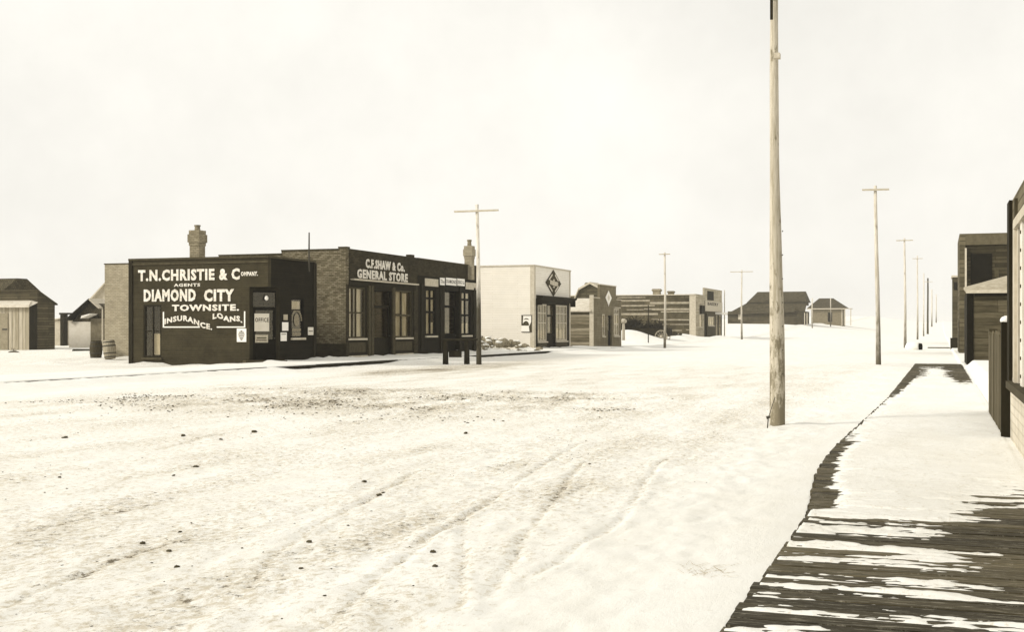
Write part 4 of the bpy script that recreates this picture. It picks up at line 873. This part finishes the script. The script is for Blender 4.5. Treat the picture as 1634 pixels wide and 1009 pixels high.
# ------------------------------------------------------------------ utility poles
def pole(u, vb, vt, d, label, r0, r1, bar=None, bar_v=None, lean=0, group='utility poles along the street', barw=1.2, brace=False, extra=None, m=None, sink=.3, ang=0):
    x, y = spot(u, d); zb = CAM_Z-(vb-525)/FPX*d; zt = CAM_Z-(vt-525)/FPX*d
    t_ = root('utility_pole', label, 'utility pole', (x, y, zb), group)
    rr = random.Random(int(u)); b = MB(); n = 14; seg = 9; prof = []
    for k in range(seg+1):
        q_ = k/seg; rad = float(np.interp(q_*(zt-zb), [0, 2.1, 3.1, 4.2, 9.5], [.137, .130, .110, .086, .056])) if d < 30 else r0+(r1-r0)*q_**.7; cxp = x+lean*q_+.02*math.sin(q_*5+u); zz = zb-sink+(zt-zb+sink)*q_  # near shaft narrowed above, shaping in the glare that eats its lit edge
        prof.append([(cxp+rad*rr.uniform(.95, 1.05)*math.cos(2*math.pi*j/n), y+rad*rr.uniform(.95, 1.05)*math.sin(2*math.pi*j/n), zz) for j in range(n)])
    b.poly([p for ring in prof for p in ring], [(k*n+j, k*n+(j+1) % n, (k+1)*n+(j+1) % n, (k+1)*n+j) for k in range(seg) for j in range(n)]+[tuple(range(seg*n, seg*n+n))])
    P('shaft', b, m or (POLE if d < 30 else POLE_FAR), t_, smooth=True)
    if bar_v:
        zz = CAM_Z-(bar_v-525)/FPX*d; xx = x+lean*.95
        dx = Vector((math.cos(ang), math.sin(ang), 0)); c0 = Vector((xx, y-r1-.06, zz))
        p = [c0-dx*barw+Vector((0, -.045, -.04)), c0+dx*barw+Vector((0, -.045, -.04)), c0+dx*barw+Vector((0, .045, -.04)), c0-dx*barw+Vector((0, .045, -.04))]
        P('crossarm', MB().hexa(p+[q_+Vector((0, 0, .085)) for q_ in p]), mat('crossarm_wood', .44, var=.2, scale=5), t_)
        if brace:
            for sx_ in (-1, 1): P('brace', MB().tube(tuple(c0+dx*sx_*.55+Vector((0, -.02, -.05))), (xx, y-r1-.02, zz-.5), .014), M_IRON, t_)
    return t_
# tall near pole
P1 = pole(1239, 678, -60, 21.4, 'thick tall pale pole standing nearest, beside the boardwalk', .136, .062, bar_v=-45, lean=-.03, brace=True, barw=1.1)
P('bracket', MB().box(*[(lambda c: c)(v_) for v_ in (spot(1237, 21.2)[0]-.02, spot(1237, 21.2)[0]+.085, 21.45, 21.60, CAM_Z+4.74, CAM_Z+4.83)]), M_CREAM, P1)
tx_ = spot(1232.5, 21.4); P('conduit_strip', MB().box(tx_[0]-.02, tx_[0]+.025, 21.55, 21.6, CAM_Z+5.45, CAM_Z+6.3), M_DARK, P1)
bx_, by_ = spot(1249, 21.4)
for k in range(7): P('step_spike', MB().tube((bx_+.0, by_-.06, .9+k*.42), (bx_+.015, by_-.13, .905+k*.42), .009), M_IRON, P1)
sx2, sy2 = gpt(1225, 683)
tt_ = root('anchor_stake', 'short iron stake with a ring beside the foot of the near pole', 'stake', (sx2, sy2, 0))
P('rod', MB().tube((sx2-.01, sy2, -.1), (sx2+.01, sy2, .17), .010), M_IRON, tt_)
P('ring', MB().tube((sx2-.02, sy2, .17), (sx2+.04, sy2, .19), .026, .022, 8), M_IRON, tt_)
P('guy_wire', MB().tube((sx2+.01, sy2, .17), (sx2+.11, sy2+.1, .52), .006), M_IRON, tt_)
pole(1401.5, 582, 296, 57.6, 'second pole on the right, slender with a short crossarm, beside the boardwalk', .13, .07, bar_v=303, lean=-.12, barw=.62, ang=.15)
pole(1444.5, 556, 380, 105.8, 'third pole on the right, pale, just before the low snowy barrel', .13, .07, bar_v=384, lean=-.05, barw=.7)
pole(1464, 543, 408, 150, 'fourth pole on the right, thin and faint', .12, .07, bar_v=413, barw=.6)
pole(1474, 537, 436, 215, 'fifth pole on the right, faint, left of the dark pole', .13, .08)
pole(1480.5, 531, 444, 235, 'dark distant pole with a tiny crossarm at the end of the street', .20, .14, bar_v=450, barw=.9, m=M_TRIMM)
pole(1487, 520, 462, 330, 'faint distant pole just right of the dark far pole', .2, .14)
pole(1494, 514, 470, 400, 'last faint pole at the far end of the street', .2, .14)
PM = pole(765, 581, 326, 57.6, 'pole with wide crossarm before the drug store and white shop', .135, .075, bar_v=337, lean=-.12, barw=1.12, m=POLE_GLARE)
sx3, sy3 = spot(764, 57.6)
pole(1061, 555, 403, 107, 'slim pole beside the wagon wheel, left side of the street', .12, .08, bar_v=406, barw=.5)
pole(1183.5, 543, 431, 139, 'pale thin pole with crossarm left of the farmhouse on the rise', .12, .07, bar_v=434, barw=1.3)
pole(1296, 527, 476, 216, 'short thin pole standing before the hip roofed house, left one', .11, .09)
pole(1325.5, 519, 476, 240, 'short thin pole standing before the hip roofed house, right one', .11, .09)
# hitching rail
hr = root('hitching_rail', 'dark hitching rail on stout posts before the drug store', 'hitching rail', (-21.7, 53.4, 0))
h0 = spot(711, 57.6); h1 = spot(745, 57.8); h2 = spot(762, 57.3)
for hp in (h0, h1):
    b = MB(); b.hexa([(hp[0]-.11, hp[1]-.11, -.2), (hp[0]+.11, hp[1]-.11, -.2), (hp[0]+.11, hp[1]+.11, -.2), (hp[0]-.11, hp[1]+.11, -.2), (hp[0]-.09, hp[1]-.09, 1.12), (hp[0]+.09, hp[1]-.09, 1.14), (hp[0]+.09, hp[1]+.09, 1.12), (hp[0]-.09, hp[1]+.09, 1.1)]); P('post', b, M_DARK, hr)
P('rail', MB().tube((h0[0]-.12, h0[1], 1.17), (h2[0], h2[1], 1.19), .055), M_DARK, hr)
P('rail', MB().tube((h0[0], h0[1]+.1, .62), (h1[0], h1[1]+.1, .66), .035), M_DARK, hr)
P('backing_board', MB().box(h0[0]+.12, h1[0]-.12, h0[1]+.12, h0[1]+.16, .34, .62), M_DARK, hr)

# ------------------------------------------------------------------ left background
def barrel(u, vb, d, label, m, tilt):
    x, y = spot(u, d); t_ = root('barrel', label, 'barrel', (x, y, 0), 'barrels behind the office'); h = .98; ax = Vector((tilt, 0, 1)).normalized(); z0 = CAM_Z-(vb-525)/FPX*d
    P('staves', MB().lathe((x, y, z0), [(.26, 0), (.31, .25), (.335, .49), (.31, .75), (.27, h), (.24, h), (.24, h-.06)], 18, ax), m, t_, smooth=True)
    for hh, rr_ in ((.1, .29), (.3, .325), (.68, .328), (.88, .298)):
        P('hoop', MB().lathe(tuple(Vector((x, y, z0))+ax*(hh-.03)), [(rr_, 0), (rr_+.004, .03), (rr_, .06)], 18, ax), M_IRON, t_)
barrel(153, 573, 64.5, 'dark wooden barrel, left one of two behind the office', mat('dark_stave', .05, var=.4, scale=8, stretch=(3, 3, .4)), .02)
barrel(176, 573, 63, 'pale wooden barrel leaning, right one of two behind the office', mat('pale_stave', .30, var=.4, scale=8, stretch=(3, 3, .4)), -.10)
# pale lean-to shed
d = 92; F1 = FY(spot(20, d)[1]); yb = F1.o.y
t = root('pale_shed', 'pale plank shed with a snow covered roof at the left edge', 'shed', (F1.px(20, 500)[0], yb+2, 0))
a0 = F1.px(-60, 500)[0]; a1 = F1.px(46, 500)[0]; ze = F1.px(20, 490)[1]; n = 20; wd = (a1-a0)/n
P('sheathing', MB().box(a0, a1, yb+.06, yb+.9, -.2, ze), M_DARK, t)
for k in range(n):
    P('wall_board', MB().box(a0+k*wd+.015, a0+(k+1)*wd-.015, yb+random.uniform(0, .03), yb+.06, -.1, ze-.02), mat('shed_board_%d' % (k % 3), [.34, .28, .38][k % 3], var=.25, scale=2, stretch=(3, 3, .4)), t)
dh = F1.px(13, 500)[0]; P('door', MB().box(dh-2.2, dh, yb-.05, yb-.005, 0, ze-.5), mat('shed_door', .24, var=.3), t)
P('hinge', MB().box(dh-.5, dh-.05, yb-.07, yb-.051, 1.6, 1.72), M_IRON, t)
P('roof', MB().hexa([(a0, yb-.35, ze-.05), (a1+.3, yb-.35, ze-.05), (a1+.1, yb+.9, ze+.35), (a0, yb+.9, ze+.35), (a0, yb-.35, ze+.14), (a1+.3, yb-.35, ze+.1), (a1-.5, yb+.9, ze+.5), (a0, yb+.9, ze+.5)]), mat('snow_dusted_roof', .55, var=.2), t)
xs_, ys_ = a1, yb
# dark house behind it
FL = FXp(xs_+.0)
t = root('dark_house', 'dark board house with a steep roof and sloping side wing behind the pale shed', 'house', (xs_-3, ys_+3, 0))
ya, yz = ys_+.92, FL.px(87.5, 500)[0]; zn = CAM_Z+59/FPX*93.5; zf_ = CAM_Z+38/FPX*95
P('side_wing', MB().fprism(FL, [(ya, -.2), (yz, -.2), (yz, zf_), (ya, zn)], -5, 0), M_DARKB, t)
P('wing_roof', MB().fprism(FL, [(ya-.1, zn+.02), (yz+.15, zf_-.03), (yz+.15, zf_+.08), (ya-.1, zn+.13)], -5, .15), M_TRIMM, t)
y2_ = yz+.3; d2 = 98; xr_ = -.7102*98-.9; FLh = FXp(xr_); yq = FLh.px(40, 500)[0]; z1 = CAM_Z+56/FPX*100; z2 = CAM_Z+78/FPX*101
P('wall', MB().box(xr_-9, xr_, y2_, y2_+4.2, -.2, z1), mat('house_board', .10, var=.35), t)
P('window', MB().box(xr_-2.2, xr_-1.6, y2_-.05, y2_-.003, z1-1.0, z1-.25), M_BLACK, t)
P('roof', MB().fprism(FLh, [(y2_-.3, z1), (y2_+4.5, z1), (y2_+2.6, z2), (y2_+1.5, z2)], -9.2, .3), M_SHING, t)
b = MB(); x, y = gpt(22, 566)
for k in range(20): b.lump((x+rr.gauss(0, .16), y+rr.gauss(0, .12), rr.random()*.16), rr.uniform(.08, .16), 6, 4, .8, rr)
for k in range(14): b.tube((x+rr.gauss(0, .1), y, .05), (x+rr.gauss(0, .22), y+rr.gauss(0, .1), rr.uniform(.25, .48)), .02, .008, 5)
tag(P('weed_clump', b, M_TWIG, None, origin=(x, y, 0)), 'small dark weed clump in the snow before the pale shed', 'weeds')
# small hut, gabled shed, distant gable
d = 118; F3 = FY(spot(110, d)[1]); yb = F3.o.y; q3 = lambda u, v: F3.px(u, v)
t = root('far_hut', 'tiny pale hut with a dark chimney seen between house and office', 'hut', (q3(95, 0)[0], yb+1, 0))
P('wall', MB().box(q3(86, 0)[0], q3(99.5, 0)[0], yb, yb+3, -.1, q3(0, 511)[1]), mat('hut_board', .42, var=.2), t)
P('roof', MB().fprism(F3, [(q3(84, 0)[0], q3(0, 512)[1]), (q3(101, 0)[0], q3(0, 509)[1]), (q3(101, 0)[0], q3(0, 507)[1]), (q3(84, 0)[0], q3(0, 510.5)[1])], -3.2, .2), M_CREAM, t)
P('chimney', MB().box(q3(100.5, 0)[0], q3(106, 0)[0], yb-.4, yb+.2, -.1, q3(0, 503)[1]), M_DARK, t)
P('chimney_cap', MB().box(q3(99.8, 0)[0], q3(112, 0)[0], yb-.5, yb+.3, q3(0, 502.9)[1], q3(0, 500)[1]), M_DARK, t)
d = 104; F4 = FY(spot(140, d)[1]); yb = F4.o.y; q4_ = lambda u, v: F4.px(u, v)
t = root('gable_stable', 'pale walled stable with a dark gable roof behind the barrels', 'stable', (q4_(140, 0)[0], yb+3, 0))
zw = q4_(0, 514)[1]
P('wall', MB().box(q4_(110, 0)[0], q4_(148, 0)[0], yb, yb+6, -.1, zw), mat('stable_whitewash', .62, var=.1), t)
P('side_wall', MB().box(q4_(148.2, 0)[0], q4_(166, 0)[0], yb-.3, yb+6, -.1, q4_(0, 509)[1]), mat('stable_side', .16, var=.3), t)
P('gable', MB().fprism(F4, [(q4_(114, 0)[0], zw+.01), (q4_(166, 0)[0], zw+.01), (q4_(166, 0)[0], q4_(0, 491)[1]), (q4_(147.5, 0)[0], q4_(0, 481)[1])], -6, -.05), M_SHING, t)
P('roof', MB().fprism(F4, [(q4_(111, 0)[0], q4_(0, 512)[1]), (q4_(147.5, 0)[0], q4_(0, 480)[1]), (q4_(147.5, 0)[0], q4_(0, 478)[1]), (q4_(109, 0)[0], q4_(0, 511)[1])], -6.3, .5), M_DARK, t)
P('roof', MB().fprism(F4, [(q4_(147.6, 0)[0], q4_(0, 480.5)[1]), (q4_(163, 0)[0], q4_(0, 494)[1]), (q4_(164, 0)[0], q4_(0, 492.5)[1]), (q4_(147.6, 0)[0], q4_(0, 478)[1])], -6.3, .5), M_CREAM, t)
P('snowy_canopy', MB().fprism(F4, [(q4_(141, 0)[0], q4_(0, 509)[1]), (q4_(154, 0)[0], q4_(0, 504)[1]), (q4_(156, 0)[0], q4_(0, 501.5)[1]), (q4_(142, 0)[0], q4_(0, 505)[1])], 0, 1.0), M_LETT, t)
d = 135; F5 = FY(spot(170, d)[1]); yb = F5.o.y; q5 = lambda u, v: F5.px(u, v)
t = root('far_gable_house', 'pale roofed gable rising beyond the stable beside the brick wall', 'house', (q5(170, 0)[0], yb+3, 0))
P('wall', MB().fprism(F5, [(q5(150, 0)[0], -.1), (q5(196, 0)[0], -.1), (q5(196, 0)[0], q5(0, 478)[1]), (q5(172, 0)[0], q5(0, 455)[1]), (q5(150, 0)[0], q5(0, 478)[1])], -6, 0), mat('far_gable_grey', .40, var=.2), t)
P('roof', MB().fprism(F5, [(q5(144, 0)[0], q5(0, 482)[1]), (q5(172, 0)[0], q5(0, 453)[1]), (q5(172, 0)[0], q5(0, 455)[1]), (q5(146, 0)[0], q5(0, 483)[1])], -6, .5), M_CREAM, t)
P('roof', MB().fprism(F5, [(q5(172.1, 0)[0], q5(0, 455)[1]), (q5(172.1, 0)[0], q5(0, 453)[1]), (q5(200, 0)[0], q5(0, 482)[1]), (q5(199, 0)[0], q5(0, 483)[1])], -6, .5), M_CREAM, t)
post(163.5, 548, 493, 78, .05, 'thin pale post behind the barrels, against the brick wall', m=M_CREAM)
x, y = spot(133, 88); tag(P('snowy_log', MB().tube((x-.9, y, .08), (x+1.0, y+.2, .1), .14, .11, 8), M_DARK, None, origin=(x, y, 0)), 'dark log lying in the snow before the stable', 'log')

# ------------------------------------------------------------------ right side: near shop, fence, shed, two-storey front
XA = .98; FA = FXm(XA); yA = 19.3; ZA = 3.55
t = root('near_shop', 'near shop front with a tall display window and pale lower wall, right edge', 'shop', (XA+2, 14, 0))
yw = FA.px(1612, 500)[0]; wA = (9.2, 17.0, 1.0, 3.0)
b = MB(); wall(b, FA, 8.0, yA, -.2, 1.0, .2); P('lower_wall', b, banded('pale_lower_board', .52, .44, .12, .12, None, var=.05), t)
b = MB(); wall(b, FA, 8.0, yA, 1.0, ZA, .2, [(wA[0], wA[1], 1.0, 3.0)]); P('upper_wall', b, banded('brown_clapboard', .13, .08, .13, .14, None, var=.2), t)
P('corner_board', MB().fb(FA, yA-.55, yA+.03, .9, ZA, 0, .045), M_DARK, t)
P('window_casing', MB().fb(FA, 17.0, 17.35, .95, 3.1, .0, .07), M_CREAM, t); P('window_casing', MB().fb(FA, 17.5, 17.68, .95, ZA-.1, 0, .04), M_TRIMM, t)
P('window_casing', MB().fb(FA, 15.75, 16.15, 1.0, 3.0, -.1, .05), M_WTRIM, t); P('window_casing', MB().fb(FA, 16.45, 16.6, 1.0, 3.0, -.12, .02), M_TRIMM, t); P('window_casing', MB().fb(FA, 16.75, 17.0, 1.0, 3.0, -.12, .04), M_CREAM, t)
for k in range(9): P('screw_head', MB().lathe(FA.w(15.95, 1.12+k*.22, .05), [(.022, 0), (.022, .012)], 8, Vector((-1, 0, 0))), M_TRIMM, t)
window(FA, t, 9.2, 15.75, 1.0, 3.0, cols=(.33, .66), rows=(), fm=M_TRIMM, refl=(), sill=False, depth=.14)
P('sill', MB().fb(FA, 9.1, 17.7, .9, .995, 0, .14), M_TRIMM, t)
P('header', MB().fb(FA, 9.1, 17.1, 3.0, 3.12, 0, .08), M_CREAM, t)
P('wall', MB().box(XA+.2, 7, yA-.2, yA, -.2, ZA-.4).box(XA+.2, 7, 8.0, 8.2, -.2, ZA-.4).box(6.8, 7, 8.2, yA-.2, -.2, ZA-.4), M_DARKB, t)
P('roof', MB().box(XA+.2, 6.8, 8.2, yA-.2, ZA-.6, ZA-.5), CLEAN, t); P('floor', MB().box(XA+.2, 6.8, 8.2, yA-.2, .1, .2), M_DARK, t)
# fence beyond it
t = root('board_fence', 'weathered board fence with a snow capped end post beside the boardwalk', 'fence', (.9, 22, 0))
P('end_post', MB().hexa([(.86, 19.45, -.1), (1.03, 19.45, -.1), (1.03, 19.62, -.1), (.86, 19.62, -.1), (.865, 19.46, 1.80), (1.02, 19.46, 1.82), (1.02, 19.61, 1.81), (.865, 19.61, 1.79)]), M_DARK, t)
P('snow_cap', MB().lathe((.945, 19.54, 1.80), [(.09, 0), (.10, .03), (.08, .07), (.03, .095)], 12), CLEAN, t, smooth=True)
y = 19.7; k = 0
while y < 25.2:
    w_ = random.uniform(.17, .22); h = 1.62+random.uniform(-.06, .05); P('fence_board', MB().box(.885+random.uniform(0, .012), .915, y, y+w_-.015, -.05, h), mat('fence_board_%d' % (k % 3), [.09, .13, .07][k % 3], var=.4, scale=4, stretch=(3, 3, .35)), t); y += w_; k += 1
P('fence_rail', MB().box(.918, .96, 19.65, 25.2, .4, .5).box(.918, .96, 19.65, 25.2, 1.3, 1.4), M_DARK, t)
P('far_post', MB().box(.9, 1.05, 25.25, 25.4, -.1, 1.7), M_TRIMM, t)
# shed with horizontal boards
d = 52; F6 = FY(spot(1543, d)[1]); yb = F6.o.y; x0_ = F6.px(1543, 0)[0]
t = root('plank_shed', 'dark shed of wide horizontal boards with a snowy roof, right side', 'shed', (x0_+2, yb+2, 0))
P('sheathing', MB().box(x0_+.02, 7, yb+.05, yb+7, -.2, 3.25), M_DARK, t)
z = 0; k = 0
while z < 3.2:
    h = random.uniform(.24, .3); h = min(h, 3.25-z); xj = x0_+random.uniform(1.2, 2.6)
    for xa, xc in ((x0_+.27, xj-.006), (xj+.006, 7)): P('wall_board', MB().box(xa, xc, yb+random.uniform(.0, .02), yb+.05, z+.01, z+h-.008), mat('shed_plank_%d' % (k % 4), [.08, .10, .06, .09][k % 4], var=.45, scale=3, stretch=(.5, 1, 4)), t); k += 1
    z += h
P('corner_board', MB().box(x0_, x0_+.26, yb-.03, yb+.2, -.1, 3.28), M_BLACK, t)
P('fascia', MB().box(x0_-.05, 7, yb-.32, yb-.27, 3.22, 3.36), M_CREAM, t)
P('roof', MB().hexa([(x0_-.05, yb-.3, 3.26), (7, yb-.3, 3.26), (7, yb+5, 5.2), (x0_-.05, yb+5, 3.55), (x0_-.05, yb-.3, 3.36), (7, yb-.3, 3.36), (7, yb+5, 5.3), (x0_-.05, yb+5, 3.65)]), mat('thin_snow_roof', .34, var=.35), t)
P('eave_soffit', MB().box(x0_+.3, 7, yb-.26, yb-.005, 3.1, 3.25), M_BLACK, t)
# two-storey dark front behind
d = 80; F7 = FY(spot(1535, d)[1]); yb = F7.o.y; x0_ = F7.px(1531, 0)[0]; x1_ = F7.px(1543, 0)[0]; zt = F7.px(1560, 373)[1]
t = root('two_storey_store', 'tall dark two-storey board building rising behind the plank shed', 'building', (x0_+3, yb+3, 0))
P('wall', MB().box(x1_-.1, 9, yb, yb+9, -.2, zt-.25), banded('dark_clapboard', .042, .022, .24, .14, None, var=.35), t)
P('front_return', MB().box(x0_, x1_-.1, yb-.25, yb+9, -.2, zt), banded('front_board', .09, .05, .3, .14, None, var=.3), t)
P('top_board', MB().box(x1_-.1, 9, yb-.26, yb+.0-.002, zt-.75, zt), mat('top_board', .09, var=.3), t)
P('white_edge', MB().box(x1_-.14, x1_-.02, yb-.3, yb-.26, F7.px(1560, 465)[1], F7.px(1560, 396)[1]), M_CREAM, t)
P('window', MB().box(F7.px(1587, 0)[0], F7.px(1594, 0)[0], yb-.04, yb-.003, F7.px(1560, 443)[1], F7.px(1560, 428)[1]), M_TRIMM, t)
P('wall_hatch', MB().box(F7.px(1549, 0)[0], F7.px(1583, 0)[0], yb-.05, yb-.004, F7.px(1560, 455)[1], F7.px(1560, 405)[1]), M_BLACK, t)
P('door_panel', MB().box(x0_-.03, x0_-.002, yb+.4, yb+2, 0, 2.3), M_DARK, t)
# farther front
d = 122; F8 = FY(spot(1525, d)[1]); yb = F8.o.y; x0_ = F8.px(1520, 0)[0]; zt = F8.px(1525, 441)[1]
t = root('farther_store', 'narrow sliver of a dark building beyond the two-storey one', 'building', (x0_+3, yb+3, 0))
P('wall', MB().box(x0_, 9, yb, yb+5, -.2, zt-.1), M_DARKB, t); P('coping', MB().box(x0_-.1, 9, yb-.15, yb+5, zt-.1, zt+.08), M_CREAM, t)
P('window', MB().box(F8.px(1522, 0)[0], F8.px(1529, 0)[0], yb-.05, yb-.003, F8.px(1525, 463)[1], F8.px(1525, 451)[1]), M_BLACK, t)
P('sign_panel', MB().box(F8.px(1521, 0)[0], 3, yb-.04, yb-.003, F8.px(1525, 451)[1]+.1, zt-.3), M_TRIMM, t)
d = 100; x, y = spot(1522.5, d); zb = 0
t = root('dark_crate', 'dark square crate at the far end of the boardwalk', 'crate', (x, y, zb)); z_ = CAM_Z-(540-525)/FPX*d
P('box', MB().box(x-.27, x+.27, y-.3, y+.3, 0, z_-.03), M_DARK, t)
for xx in (x-.3, x+.24): P('corner_slat', MB().box(xx, xx+.06, y-.34, y-.302, 0, z_), M_TRIMD, t)
P('lid', MB().box(x-.31, x+.31, y-.33, y+.33, z_-.03, z_+.02), M_BLACK, t)
d = 98; x, y = spot(1458, d); t = root('snow_covered_barrel', 'barrel lying on its side under snow beyond the second pole', 'barrel', (x, y, 0))
P('staves', MB().lathe((x-.5, y, .22), [(.26, 0), (.33, .4), (.36, .7), (.30, 1.15), (.25, 1.15), (.25, 1.1)], 14, Vector((1, -.25, 0))), M_BLACK, t, smooth=True)
b = MB(); b.lathe((x-.65, y-.02, .2), [(.1, 0), (.36, .15), (.44, .6), (.40, 1.05), (.3, 1.12)], 14, Vector((1, -.25, .03))); P('snow_cover', b, CLEAN, t, smooth=True)
x, y = spot(1498, 104); tag(P('far_plank', MB().box(x-.9, x+.9, y-.1, y+.1, 0, .12), M_TRIMM, None, origin=(x, y, 0)), 'long low plank edge crossing the snowy path beyond the boardwalk', 'plank')
